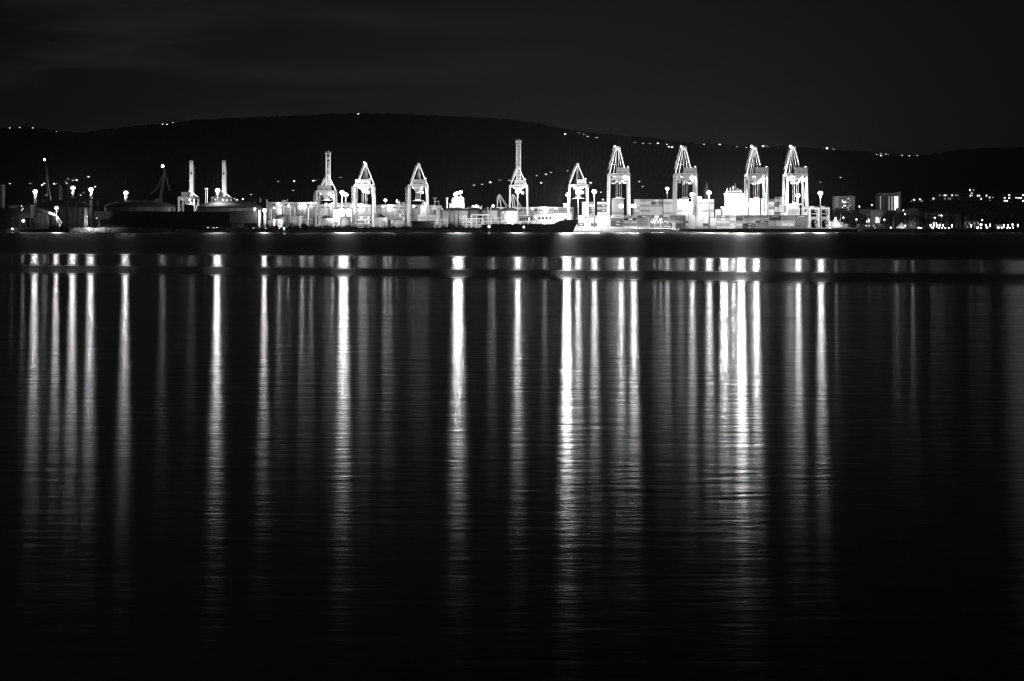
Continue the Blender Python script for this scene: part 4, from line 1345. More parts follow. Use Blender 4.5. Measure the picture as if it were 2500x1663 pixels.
# tugboat-like workboat by the quay end
Y = 1915
t = thing("tugboat", "grey tugboat with a pale wheelhouse moored right of the straddle carriers", "boat", (px_x(2050, Y), Y, 0))
mb = MB().prism([(px_x(2027, Y), px_z(541, Y)), (px_x(2035, Y), px_z(541, Y)), (px_x(2038, Y), px_z(552, Y)), (px_x(2075, Y), px_z(555, Y)), (px_x(2080, Y), px_z(556.5, Y)), (px_x(2076, Y), px_z(559, Y)), (px_x(2027, Y), px_z(559, Y))], Y, Y + 7)
mb.build("hull", PALE, t)
MB().box(px_x(2038, Y), px_x(2059, Y), Y + 1, Y + 6, px_z(553, Y), px_z(544, Y)).build("wheelhouse", WHITE, t)
MB().box(px_x(2060, Y), px_x(2071, Y), Y + 1.5, Y + 5.5, px_z(554.5, Y), px_z(546.5, Y)).build("aft_cabin", PALE, t)
for a, b in ((2043.5, 2048), (2050, 2054), (2055.5, 2058)):
    MB().box(px_x(a, Y), px_x(b, Y), Y + .9, Y + 1.05, px_z(548.5, Y), px_z(545.5, Y)).build("window", GLASS, t)
MB().ball(P(2041.3, 547, Y + .6), .6, 6).build("deck_lamp", LAMP, t)
lamp_light(t, P(2041.3, 547, Y - .4), 2500, .4)
MB().box(px_x(2039, Y), px_x(2044, Y), Y + 2, Y + 4.5, px_z(543.9, Y), px_z(530, Y)).build("funnel", PALE, t)
MB().tube(P(2051, 544, Y + 3), P(2053, 521, Y + 3), .22, 6, .1).build("mast", STEEL, t)
for k in range(7):
    MB().tube(P(2034.5 + k * 2.6, 541.5, Y + 2), P(2034.5 + k * 2.6, 536.5 + (k % 3), Y + 2), .18, 5).build("stanchion", STEEL, t)
mb = MB().box(px_x(2026, 1912), px_x(2095, 1912), 1904.5, 1914.5, G - .1, G + .7)
tag(mb.build("landing_stage", WHITE), "bright white landing stage under the tugboat", "landing stage")

# ------------------------------------------------------------------ the dark coaster with its raised bow
Y = 1890
def coaster():
    t = thing("cargo_ship", "long black-hulled coaster whose raised bow meets the white quay", "ship", (px_x(1290, Y), Y, 0))
    hw = 6.5
    # sections along the length: (px, half width, deck row)
    S = [(1176, .75, 549), (1190, .95, 548.6), (1330, 1, 548.4), (1352, .98, 546.5), (1367, .86, 538.5), (1385, .62, 537), (1400, .32, 536.6), (1412.5, .04, 536)]
    mb = MB()
    for k, (px, wq, py) in enumerate(S):
        bx = min(px, 1392 + (px - 1392) * .25) if px > 1392 else px     # stem rakes back below
        zt = px_z(py, Y)
        mb.v += [Vector((px_x(px, Y), Y - hw * wq, zt)), Vector((px_x((px + bx) / 2, Y), Y - hw * wq * .95, zt * .5)), Vector((px_x(bx, Y), Y - hw * wq * .8, -1)),
                 Vector((px_x(bx, Y), Y + hw * wq * .8, -1)), Vector((px_x((px + bx) / 2, Y), Y + hw * wq * .95, zt * .5)), Vector((px_x(px, Y), Y + hw * wq, zt))]
    n = 6
    for k in range(len(S) - 1):
        for i in range(n):
            j = (i + 1) % n
            mb.f.append((k * n + i, (k + 1) * n + i, (k + 1) * n + j, k * n + j))
    mb.f += [tuple(range(n)), tuple(range((len(S) - 1) * n + n - 1, (len(S) - 1) * n - 1, -1))]
    mb.build("hull", BLACK, t)
    mb = MB()
    for px in range(1368, 1408, 4):
        mb.box(px_x(px, Y) - .08, px_x(px, Y) + .08, Y - 4, Y - 3.9, px_z(537, Y), px_z(534.5, Y))
    mb.build("bow_railing", DGREY, t)
    MB().box(px_x(1376, Y), px_x(1384, Y), Y - 2, Y + 2, px_z(537, Y), px_z(533.5, Y)).build("windlass", DGREY, t)
    MB().tube(P(1390, 537, Y), P(1390, 529, Y), .2, 6).build("bow_mast", DGREY, t)
    for k in range(7):
        a = 1200 + k * 18
        MB().box(px_x(a, Y), px_x(a + 15, Y), Y - 4, Y + 4, px_z(549, Y), px_z(546.6, Y)).build("hatch_cover", DGREY, t)
    return t
coaster()
def buoy(px, py, Y, label, power, h=1.0):
    p = P(px, py, Y)
    t = thing("light_buoy", label, "buoy", (p.x, Y, 0), "light buoys before the shore")
    MB().lathe(p.x, Y, [(1.2, -.3), (1.9, .1), (1.9, 1.0), (1.2, 1.3)], 14).build("float", BLACK, t)
    mb = MB()
    for k in range(4):
        a = pi / 4 + k * pi / 2
        mb.bar((p.x + 1.0 * cos(a), Y + 1.0 * sin(a), 1.2), (p.x + .25 * cos(a), Y + .25 * sin(a), p.z - .4), .16)
    mb.build("cage", DGREY, t)
    MB().ball(p, .75 * h, 6).build("lantern", LAMP, t)
    lamp_light(t, p + Vector((0, -1.2, 0)), power, .4)
buoy(693.5, 558, 1560, "dark light buoy floating left before the white columns", 500, .8)
buoy(1194, 553.5, 1800, "brighter light buoy floating before the pipe racks", 1400, 1.2)
buoy(1279, 554.5, 1820, "light buoy floating before the black coaster", 1000, 1.0)
# ------------------------------------------------------------------ tanks, sheds and pipework in the middle
def tank(px0, px1, pt, pb, Y, roof_py, label, m=WHITE, rm=TAR, kind="cone", stairs=True, group=None, finial=False):
    x0, x1 = px_x(px0, Y), px_x(px1, Y)
    c, rad = (x0 + x1) / 2, (x1 - x0) / 2
    zt, zr = px_z(pt, Y), px_z(roof_py, Y)
    yc = Y + rad
    t = thing("storage_tank", label, "tank", (c, yc, G), group)
    shell = MB().lathe(c, yc, [(rad, G), (rad, zt)], 40).build("shell", m, t, smooth=True)
    if kind == "cone":
        prof = [(rad + .15, zt + .01), (rad + .15, zt + .25), (rad * .12, zr)]
    else:
        prof = [(rad * 1.01 * cos(a * pi / 16) + .12, zt + .01 + (zr - zt) * sin(a * pi / 16)) for a in range(0, 8)] + [(rad * .02, zr)]
    MB().lathe(c, yc, prof, 40).build("roof", rm, t, smooth=True)
    mb = MB()
    n = max(10, int(rad * 1.6))
    for k in range(n):
        a = 2 * pi * k / n
        x, y = c + (rad + .1) * cos(a), yc + (rad + .1) * sin(a)
        mb.box(x - .05, x + .05, y - .05, y + .05, zt + .26, zt + 1.3)
    mb.lathe(c, yc, [(rad + .05, zt + 1.2), (rad + .15, zt + 1.2), (rad + .15, zt + 1.32), (rad + .05, zt + 1.32)], 40)
    mb.build("roof_railing", DGREY, t)
    for q in (.33, .66):
        z = G + (zt - G) * q
        MB().lathe(c, yc, [(rad + .02, z - .12), (rad + .10, z - .12), (rad + .10, z + .12), (rad + .02, z + .12)], 40).build("stiffening_ring", m, shell, smooth=False)
    if stairs:
        mb = MB()
        for k in range(16):
            a = -pi * .9 + k * .055
            z = G + .4 + (zt - G) * k / 16
            x, y = c + (rad + .5) * cos(a), yc + (rad + .5) * sin(a)
            mb.box(x - .5, x + .5, y - .4, y + .4, z, z + .18)
            mb.box(x - .05, x + .05, y - .45, y - .38, z, z + 1.1)
        mb.build("spiral_stair", DGREY, t)
    if finial:
        MB().ball((c, yc, zr + .6), .7, 6).build("vent_cap", TAR, t)
    return t
tank(781, 811, 532, 553, 1960, 525.5, "short white tank with a dark roof left of the framed building", WHITE)
tank(828, 856, 532, 553, 1950, 526, "white tank with a shallow cone roof and a knob on top", WHITE, PALE, finial=True)
tank(710, 728, 528, 553, 1975, 526.5, "grey upright tank in front of the warehouse's left half", PALE, PALE)
tank(670, 694, 529, 553, 1990, 526.5, "low pale tank half hidden behind a white cubic shed", PALE, DGREY)
tank(914, 940, 530, 553, 1985, 521.5, "dark roofed tank behind the white shed with a grey door", GREY, TAR)
tank(954, 988, 538, 553, 1955, 532, "squat white tank with a low cone roof beside the tall dark pole", WHITE, PALE)
tank(1080, 1141, 514.5, 553, 2010, 506.5, "wide pale tank with a black dome roof behind the three dark poles", PALE, TAR, "dome")
tank(1131, 1177, 515, 553, 2040, 506, "mid grey tank with a black dome roof behind the white pipe bridge", GREY, TAR, "dome")
tank(1178, 1226, 514, 553, 2030, 506.5, "pale tank with a dark roof behind the twin white chimneys", PALE, TAR, "dome")
tank(1221, 1265, 515, 553, 2020, 507, "bright tank with a dark dome at the foot of the lattice boom crane", WHITE, TAR, "dome")
tank(1064, 1080, 509, 553, 2025, 507.5, "tall narrow pale tank left of the black domed tanks", WHITE, PALE)

# tall white columns
for a, b, pt, pb, lab in ((629, 635.5, 517, 546, "tall white column left of the bright lamp, with a capped head"), (643.5, 649.8, 520, 549, "tall white column carrying the bright lamp")):
    Y = 1958
    x = px_x((a + b) / 2, Y)
    rad = (b - a) / 2 / F * Y
    t = thing("process_tower", lab, "column", (x, Y, G), "tall white process columns")
    MB().lathe(x, Y, [(rad, G), (rad, px_z(pt + 1, Y)), (rad * .6, px_z(pt, Y))], 18).build("shaft", WHITE, t, smooth=False)
    MB().lathe(x, Y, [(rad * .9, px_z(pt, Y) + .03), (rad, px_z(pt, Y) + .6), (rad, px_z(pt, Y) + 1.7), (rad * .5, px_z(pt, Y) + 2.1)], 18).build("head", PALE, t)
    mb = MB()
    for k in range(12):
        z = G + 2 + k * .85
        mb.box(x - .4, x + .4, Y - rad - .25, Y - rad - .15, z, z + .08)
    mb.box(x - .45, x - .37, Y - rad - .3, Y - rad - .2, G, px_z(pt, Y))
    mb.box(x + .37, x + .45, Y - rad - .3, Y - rad - .2, G, px_z(pt, Y))
    mb.build("ladder", STEEL, t)
# long warehouses
def warehouse(a, b, pt, Y, dep, m, label, bays, roofm=GREY, lamps=(), seed=0, arch=0.0, light=0):
    x0, x1 = px_x(a, Y), px_x(b, Y)
    zt = px_z(pt, Y)
    t = thing("warehouse", label, "warehouse", ((x0 + x1) / 2, Y, G))
    wall = MB().box(x0, x1, Y, Y + dep, G, zt).build("wall", m, t)
    pts = [(x0 - .6, zt + .01)] + [(x0 + (x1 - x0) * k / 12, zt + .6 + arch * sin(pi * k / 12)) for k in range(13)] + [(x1 + .6, zt + .01)]
    MB().prism(pts, Y - .8, Y + dep + .8).build("roof", roofm, t)
    rnd = random.Random(seed)
    bw_ = (x1 - x0) / bays
    for k in range(bays):
        xa = x0 + bw_ * k
        MB().box(xa - .35, xa + .35, Y - .7, Y - .01, G, zt - .2).build("pilaster", m, wall)
        if rnd.random() < .55:
            MB().box(xa + bw_ * .25, xa + bw_ * .75, Y - .13, Y - .01, G, G + (zt - G) * .38).build("gate", DGREY if rnd.random() < .5 else GREY, wall)
        MB().box(xa + bw_ * .15, xa + bw_ * .85, Y - .1, Y - .01, zt - 3.0, zt - 1.6).build("window_band", GLASS if rnd.random() < .6 else GREY, wall)
        MB().box(xa + .4, xa + bw_ - .4, Y - .25, Y - .01, G + (zt - G) * .55, G + (zt - G) * .58).build("rail", STEEL, wall)
    for px, py, pw in lamps:
        p = P(px, py, Y - 1.0)
        MB().ball(p, .95, 6).build("wall_lamp", LAMP, t)
        lamp_light(t, p + Vector((0, -2.2, -.3)), pw, .8)
    return t
warehouse(651, 780, 495, 2115, 40, GREY, "long grey warehouse running left from the twin-girder crane", 12, GREY, [(732, 502, 0), (738.5, 502, 6000), (746, 502, 0), (680, 496.5, 1500), (683, 502.5, 0), (705, 502, 1200), (670, 509, 0), (684, 515, 2500), (760, 496, 4000), (772, 495, 0)], 1)
warehouse(781, 905, 501, 2110, 40, WHITE, "white warehouse between the twin-girder and the first A-frame crane", 10, PALE, [(796, 498, 0), (812, 497, 4000), (863, 503, 0), (880, 502.5, 4000)], 2, 2.0)
warehouse(906, 1060, 502, 2125, 40, PALE, "pale warehouse between the two A-frame cranes", 12, GREY, [(935, 504, 0), (953, 503.5, 4000), (1010, 504, 0)], 3, .8)
warehouse(1265, 1400, 508, 2110, 40, PALE, "low white quay shed behind the black coaster", 11, WHITE, [(1300, 509, 0), (1330, 508, 4000), (1356, 509, 0)], 4, .6)
# slim process columns and their dark platform before the grey warehouse
for k, (px, pt, rr) in enumerate(((657.5, 508, .8), (662, 509.5, .7), (670, 508.5, .9), (674.5, 509, .5), (690.5, 505, .85), (705, 505.5, .5), (709, 507, .45), (719.5, 506.5, .75), (752, 508, .8))):
    Y = 2010 + 5 * (k % 3)
    t = thing("process_tower", "white process column before the grey warehouse, %s from left" % ORD[k], "column", (px_x(px, Y), Y, G), "slim process columns before the grey warehouse")
    MB().lathe(px_x(px, Y), Y, [(rr, G), (rr, px_z(pt + 1, Y)), (rr * .4, px_z(pt, Y))], 12).build("shaft", WHITE, t)
    for q in (.45, .75):
        z = G + (px_z(pt, Y) - G) * q
        MB().lathe(px_x(px, Y), Y, [(rr + .05, z), (rr + .8, z), (rr + .8, z + .2), (rr + .05, z + .2)], 10).build("platform", STEEL, t)
Y = 2000
t = thing("pipe_gantry", "dark long platform on posts crossing the slim process columns", "gantry", (px_x(705, Y), Y, G))
MB().box(px_x(674, Y), px_x(743, Y), Y - 1, Y + 2, px_z(527.6, Y), px_z(526.4, Y)).build("deck", DGREY, t)
for k in range(8):
    px = 675 + 9.5 * k
    MB().box(px_x(px, Y) - .2, px_x(px, Y) + .2, Y - .4, Y + .4, G, px_z(527.6, Y) - .01).build("post", DGREY, t)
    MB().box(px_x(px, Y) - .08, px_x(px, Y) + .08, Y - 1, Y - .9, px_z(526.4, Y) + .01, px_z(523.6, Y)).build("rail_post", DGREY, t)
MB().box(px_x(674, Y), px_x(743, Y), Y - 1.05, Y - .92, px_z(523.6, Y) + .01, px_z(523.2, Y)).build("handrail", DGREY, t)
# roof fittings
def roof_box(a, b, pt, pb, Y, label, m=PALE, cat="roof unit", name="roof_unit", dep=4):
    mb = MB().box(px_x(a, Y), px_x(b, Y), Y, Y + dep, px_z(pb, Y), px_z(pt, Y))
    n = int((b - a) / 3)
    for k in range(n):
        x = px_x(a + 1 + k * 3, Y)
        mb.box(x, x + .5, Y - .15, Y - .01, px_z(pb, Y) + .2, px_z(pt, Y) - .2)
    return tag(mb.build(name, m), label, cat)
roof_box(689, 700, 488.5, 493.4, 2120, "ribbed plant box on the roof of the grey warehouse", PALE)
for px, pt, lab in ((702, 485, "thin flue beside the ribbed roof box"), (650, 486.5, "left of the paired thin flues above the bright lamp"), (653, 488.5, "right of the paired thin flues above the bright lamp"), (635.5, 484, "lone thin flue left of the bright lamp"), (766, 485.5, "flue at the right end of the grey warehouse roof")):
    Y = 2119
    o = MB().tube((px_x(px, Y), Y, px_z(494.2, Y)), P(px, pt, Y), .35, 7).build("flue", STEEL)
    tag(o, lab, "flue")
# framed white building with three dark windows
Y = 2000
r = building("framed_building", "white boxy building in a dark frame with three small dark windows", 812.5, 859, 508.6, 558, Y, 20, WHITE, base=G, rm=DGREY)
MB().box(px_x(810.5, Y), px_x(813, Y) - .02, Y - 1.2, Y + 2, G, px_z(507, Y)).build("frame_post", DGREY, r)
MB().box(px_x(858, Y), px_x(860.5, Y), Y - 1.2, Y - .01, G, px_z(507, Y)).build("frame_post", DGREY, r)
MB().box(px_x(813, Y), px_x(858, Y) - .02, Y - 1.2, Y - .01, px_z(508.8, Y), px_z(507, Y)).build("frame_beam", DGREY, r)
for px in (831.5, 837, 842.5):
    MB().prism([(px_x(px - 1.6, Y), px_z(513.8, Y)), (px_x(px + 1.6, Y), px_z(513.8, Y)), (px_x(px + .4, Y), px_z(512.2, Y)), (px_x(px - .4, Y), px_z(512.2, Y))], Y - .15, Y - .01).build("window", BLACK, r)
# small sheds and houses in the yard
building("site_shed", "small grey shed at the foot of the second white column", 650.5, 667, 539, 553, 1965, 5, GREY, "shed", base=G, cols=3, rows=1, lit=0)
building("site_shed", "white cubic shed in front of the low pale tank", 674.5, 691, 536, 553, 1962, 6, WHITE, "shed", base=G, cols=1, rows=1, wz=.15, ww=.12)
building("site_shed", "narrow white tower shed right of the grey upright tank", 729, 739, 528, 553, 1968, 6, WHITE, "shed", base=G)
building("site_shed", "thin bright stair tower left of the white cubic shed", 667, 672.5, 536, 553, 1960, 3, WHITE, "shed", base=G)
building("site_shed", "grey round-topped shed between the two white tanks", 814, 823.5, 542, 553, 1948, 6, HOUSE_G, "shed", "gable", HOUSE_G, base=G)
building("site_office", "pale two storey office behind the dark pipe gantry", 872, 906, 526, 553, 1995, 10, PALE, "office", base=G, cols=8, rows=3, lit=.1, wz=.4, ww=.5)
r = building("site_shed", "big white shed with a large grey door under the dark roofed tank", 913.5, 944.5, 532.5, 554, 1950, 8, WHITE, "shed", base=G)
MB().box(px_x(930.5, 1950), px_x(943, 1950), 1949.85, 1949.99, G, px_z(539.5, 1950)).build("door", HOUSE_G, r)
building("site_shed", "dark low windowless shed standing before the white funnels", 1005, 1060, 541, 554, 1942, 8, BLACK, "shed", base=G)
building("site_office", "white four storey block left of the second A-frame crane", 970, 988, 503.5, 545, 2100, 10, WHITE, "office", base=G, cols=4, rows=6, lit=.15, wz=.4, ww=.5)
building("site_shed", "low white shed behind the coaster's hatch covers", 1303, 1348, 524, 553, 1985, 8, WHITE, "shed", base=G, cols=5, rows=2, lit=.0, wz=.3, ww=.5)
building("site_shed", "grey flat shed with white roof edge behind the tank trucks", 1268, 1300, 527, 553, 1990, 8, GREY, "shed", rm=WHITE, base=G, cols=6, rows=2, lit=.1, wz=.4, ww=.5)
building("site_shed", "white flat shed at the stern of the coaster's bow", 1350, 1394, 523, 553, 1988, 8, WHITE, "shed", base=G, cols=6, rows=2, lit=.0, wz=.2, ww=.3)

# white ship with funnels at the second A-frame crane, and the flood-lit one behind the domed tanks
Y = 2085
r = ship_block("moored_ship", "white ship superstructure with two dark funnel openings by the second A-frame crane", [("lower_deckhouse", 1020, 1062, 525, 556, 0, WHITE), ("upper_deckhouse", 1026, 1046.5, 500, 525, 1, WHITE)], Y)
MB().lathe(px_x(1037, Y), Y + 5, [(8.0 / F * Y, px_z(500, Y) + .02), (7.4 / F * Y, px_z(496, Y)), (4.6 / F * Y, px_z(492.5, Y)), (1.0 / F * Y, px_z(491.4, Y))], 20).build("funnel_casing", WHITE, r, smooth=True)
for px in (1035.5, 1040.5):
    MB().ball((px_x(px, Y), Y + 2.1, px_z(498.7, Y)), .75, 6).build("funnel_opening", BLACK, r)
for i in range(7):
    for k in range(3):
        x = px_x(1028 + i * 2.7, Y)
        MB().box(x - .3, x + .3, Y + .9, Y + 1.05, px_z(507 + 6 * k, Y), px_z(505.6 + 6 * k, Y)).build("cabin_window", GLASS if (i + k) % 3 else WIN, r)
for i in range(12):
    x = px_x(1022.5 + i * 3.3, Y)
    MB().box(x - .35, x + .35, Y - .1, Y + .05, px_z(533, Y), px_z(531, Y)).build("cabin_window", GLASS, r)
floodlight(r, P(1040, 503, Y - 1), PW * .25, .6)
Y = 2090
t = thing("ship_mast", "thin ship mast with crossed yards right of the second A-frame crane", "mast", P(1061, 505, Y))
MB().tube(P(1061.5, 507, Y), P(1061.5, 484, Y), .55, 6, .3).build("pole", PALE, t)
MB().box(px_x(1055.5, Y), px_x(1068, Y), Y - .2, Y + .2, px_z(483.7, Y), px_z(483.0, Y)).build("yard", STEEL, t)
MB().box(px_x(1056.5, Y), px_x(1065.5, Y), Y - .2, Y + .2, px_z(486.4, Y), px_z(485.7, Y)).build("yard", STEEL, t)
MB().box(px_x(1062.5, Y), px_x(1071.5, Y), Y - .2, Y + .2, px_z(492.6, Y), px_z(491.8, Y)).build("yard", STEEL, t)
MB().tube(P(1071.5, 507, Y), P(1071.5, 489, Y), .22, 6).build("stay_pole", STEEL, t)
MB().box(px_x(1054, Y), px_x(1078, Y), Y - 2, Y + 6, px_z(512, Y), px_z(502, Y)).build("deckhouse", PALE, t)
t = thing("white_chimney", "slim white chimney with a wider head between ship mast and floodlit funnels", "chimney", P(1091, 505, Y))
MB().lathe(px_x(1091, Y), Y, [(.95, G), (.8, px_z(487, Y))], 12).build("shaft", WHITE, t)
MB().lathe(px_x(1091, Y), Y, [(.9, px_z(487, Y) + .02), (1.35, px_z(486, Y)), (1.35, px_z(483.5, Y)), (.4, px_z(482.5, Y))], 12).build("head", WHITE, t)
Y = 2095
r = ship_block("moored_ship", "dazzling floodlit ship superstructure with funnels above the black domes", [("lower_deckhouse", 1097, 1134, 497, 556, 0, WHITE), ("upper_deckhouse", 1103, 1117, 487, 497, 1, WHITE), ("funnel", 1121, 1132.5, 483, 497, 2, WHITE)], Y)
for px, pt, rr in ((1107, 482, .8), (1111, 478, .9), (1115, 476.5, .9), (1118.5, 480, .8), (1124, 478.5, .9), (1128, 480, .8)):
    MB().tube(P(px, 497, Y + 6), P(px, pt, Y + 6), rr, 8).build("exhaust_pipe", WHITE, r)
for px, py, pw in ((1112, 475, .8), (1117, 472, 1.0), (1124.5, 469.5, 1.1)):
    p = P(px, py, Y)
    MB().bar((p.x, Y + .4, px_z(497, Y)), (p.x, Y + .4, p.z), .4).build("lamp_pole", STEEL, r)
    MB().box(p.x - 1.5, p.x + 1.5, Y - .3, Y + .3, p.z - 1.3, p.z + 1.3).build("floodlight", LAMP, r)
    lamp_light(r, p + Vector((0, -3, 0)), PW * pw * .62, 1.6, True)
    spot_light(r, p + Vector((0, -3, 1.5)), PW * pw * .25, (0, 1, -.5), 150, 1.2)
# far ship clutter between the domes and the luffing crane
Y = 2100
r = thing("moored_ship", "low white ship deck with fittings seen over the second black dome", "ship", P(1162, 510, Y))
MB().box(px_x(1150, Y), px_x(1176, Y), Y, Y + 8, px_z(512, Y), px_z(505.5, Y)).build("deckhouse", WHITE, r)
MB().box(px_x(1153, Y), px_x(1170, Y), Y + 1, Y + 6, px_z(505.5, Y) + .02, px_z(503, Y)).build("upper_deckhouse", WHITE, r)
for px, pt in ((1153, 501), (1158, 502), (1164.5, 499.5), (1169, 501.5), (1176, 503)):
    MB().tube(P(px, 506, Y + 2), P(px, pt, Y + 2), .5, 6).build("deck_post", WHITE, r)
floodlight(r, P(1160, 502, Y - .6), 8 * KW, .5)

# ship davit rig left of the second A-frame crane
Y = 2095
t = thing("deck_crane", "white deck crane with a square arm left of the second A-frame crane", "crane", P(975, 505, Y))
MB().tube(P(973.5, 512, Y), P(974.5, 490, Y), 1.5, 8, .35).build("king_post", WHITE, t)
MB().box(px_x(974, Y), px_x(987.5, Y), Y - .5, Y + .5, px_z(496.6, Y), px_z(495, Y)).build("arm", WHITE, t)
MB().box(px_x(985, Y), px_x(987.5, Y), Y - .45, Y + .45, px_z(503, Y), px_z(496.7, Y)).build("arm_end", WHITE, t)
MB().box(px_x(970.5, Y), px_x(979, Y), Y - 2, Y + 2, px_z(503.3, Y), px_z(499.5, Y)).build("housing", WHITE, t)
p = P(969, 490, Y)
MB().ball(p, .8, 6).build("mast_lamp", LAMP, t); MB().ball(p + Vector((0, 0, -1.3)), .8, 6).build("mast_lamp", LAMP, t)
MB().tube(P(969, 505, Y + .3), p, .2, 5).build("lamp_pole", STEEL, t)

# dark poles
def pole(px, pt, Y, label, r=.35, m=DGREY, arms=()):
    t = thing("utility_pole", label, "pole", (px_x(px, Y), Y, G))
    MB().tube((px_x(px, Y), Y, G), P(px, pt, Y), r, 7, r * .7).build("shaft", m, t)
    for py, wd in arms:
        z = px_z(py, Y)
        MB().box(px_x(px, Y) - wd / 2, px_x(px, Y) + wd / 2, Y - .3, Y - .01, z - .2, z + .2).build("crossarm", m, t)
    if not arms:
        MB().box(px_x(px, Y) - .6, px_x(px, Y) + .6, Y - .5, Y + .5, px_z(pt, Y), px_z(pt, Y) + .4).build("head", m, t)
pole(739.5, 505, 1945, "tall dark pole before the grey warehouse", .38, arms=((507, 1.6),))
pole(728.5, 512, 1946, "dark pole with three platforms before the grey warehouse", .35, arms=((513.5, 1.8), (523.5, 2.6), (527, 3.2)))
pole(988.5, 500, 1945, "tall dark pole left of the second A-frame crane's foot", .42, arms=((502, 1.6),))
pole(1096.7, 509, 1946, "left one of three thick dark poles before the domed tanks", .55, BLACK)
pole(1109, 509, 1946, "middle one of three thick dark poles before the domed tanks", .55, BLACK)
pole(1119.5, 508, 1946, "right one of three thick dark poles before the domed tanks", .55, BLACK)
pole(1219.5, 508, 1946, "thin dark pole before the luffing ship crane", .3, arms=((535, 3.2), (524, .8)))
pole(1203.5, 528, 1944, "short dark pole with arms below the twin white chimneys", .3, arms=((530.5, 1.4), (535, 1.6)))
pole(906, 525, 1946, "dark pole at the right end of the dark pipe gantry", .3)
pole(1321, 505, 2000, "pale pole rising from the quay shed roof", .35, PALE)
for px, lab in ((1191, "left of the twin white chimneys before the domed tanks"), (1198, "right of the twin white chimneys before the domed tanks")):
    Y = 1985
    t = thing("white_chimney", lab, "chimney", (px_x(px, Y), Y, G), "twin white chimneys")
    MB().lathe(px_x(px, Y), Y, [(.55, G), (.42, px_z(506.5, Y))], 10).build("shaft", WHITE, t)
    MB().lathe(px_x(px, Y), Y, [(.5, px_z(506.5, Y) + .01), (.5, px_z(505.5, Y))], 10).build("cap", WHITE, t)
# pipe bridge and racks
Y = 1965
t = thing("pipe_bridge", "thick white pipe bending over from the pipe rack to the domed tanks", "pipe", (px_x(1175, Y), Y, G))
MB().tube((px_x(1151, Y), Y, G), P(1151, 525, Y), .75, 10).build("riser", WHITE, t)
MB().tube(P(1150.5, 524.4, Y), P(1196, 524.4, Y), .8, 10).build("crossing", WHITE, t)
for px in (1163, 1178, 1192):
    MB().tube((px_x(px, Y), Y + .2, G), P(px, 525.6, Y + .2), .3, 6).build("support", WHITE, t)
def pipe_rack(a, b, pt, Y, label, tiers, bays, m=WHITE, seed=0, valves=30):
    t = thing("pipe_rack", label, "pipe rack", (px_x((a + b) / 2, Y), Y, G))
    x0, x1, zt = px_x(a, Y), px_x(b, Y), px_z(pt, Y)
    mb = MB()
    for k in range(bays + 1):
        x = x0 + (x1 - x0) * k / bays
        for dy in (0, 3):
            mb.box(x - .15, x + .15, Y + dy - .15, Y + dy + .15, G, zt)
        for q in range(tiers):
            z = G + (zt - G) * (q + 1) / tiers
            mb.box(x - .12, x + .12, Y + .16, Y + 2.84, z - .3, z - .02)
    mb.build("frame", m, t)
    rnd = random.Random(seed)
    for q in range(tiers):
        z = G + (zt - G) * (q + 1) / tiers
        for j in range(3):
            rr = rnd.uniform(.16, .34)
            MB().tube((x0, Y + .5 + j, z + rr), (x1, Y + .5 + j, z + rr), rr, 8).build("pipe", m if rnd.random() < .7 else PALE, t)
    for k in range(valves):
        x, z = rnd.uniform(x0, x1), rnd.uniform(G, zt)
        MB().box(x - rnd.uniform(.15, .5), x + rnd.uniform(.2, .5), Y - .8 - rnd.random(), Y - .6, z - rnd.uniform(.1, .5), z + rnd.uniform(.2, .7)).build("valve", m if rnd.random() < .6 else DGREY, t)
pipe_rack(1139, 1180, 535, 1950, "crowded white pipe rack left of the short dark pole", 3, 8, seed=1, valves=40)
pipe_rack(1182, 1236, 533, 1955, "white pipe rack between the dark pole and the tank trucks", 3, 9, seed=2, valves=40)
pipe_rack(1122, 1138, 527, 1955, "tall white pipe cluster at the right end of the widest domed tank", 4, 5, seed=3, valves=20)
pipe_rack(1272, 1345, 541, 1950, "long low pipe rack behind the black coaster", 2, 12, seed=4, valves=50)
pipe_rack(1060, 1092, 536, 1955, "pipe rack with small white vessels before the narrow tank", 2, 6, seed=5, valves=22)
pipe_rack(858.5, 905, 549, 1950, "low pipe manifold under the dark gantry", 2, 10, seed=6, valves=36)
pipe_rack(988, 1004, 545, 1950, "small white pipe manifold at the right foot of the tall dark pole", 2, 4, seed=7, valves=14)
pipe_rack(740, 762, 536, 1955, "pipe rack in front of the twin-girder crane's left foot", 2, 5, seed=8, valves=16)
Y = 1952
t = thing("pipe_gantry", "dark pipe gantry on posts between the white tank and the big shed", "gantry", (px_x(882, Y), Y, G))
MB().box(px_x(858.5, Y), px_x(908, Y), Y - 1, Y + 1, px_z(541, Y), px_z(539.6, Y)).build("beam", DGREY, t)
for px in (860, 872.5, 890, 905.5):
    MB().box(px_x(px, Y) - .25, px_x(px, Y) + .25, Y - .3, Y + .3, G, px_z(541, Y) - .01).build("post", DGREY, t)
MB().box(px_x(873, Y), px_x(906, Y), Y - .2, Y + .2, px_z(525.8, Y), px_z(525.2, Y)).build("upper_rail", DGREY, t)
for px in (873, 906):
    MB().box(px_x(px, Y) - .15, px_x(px, Y) + .15, Y - .2, Y + .2, px_z(539.6, Y) + .01, px_z(525.9, Y)).build("upper_post", DGREY, t)
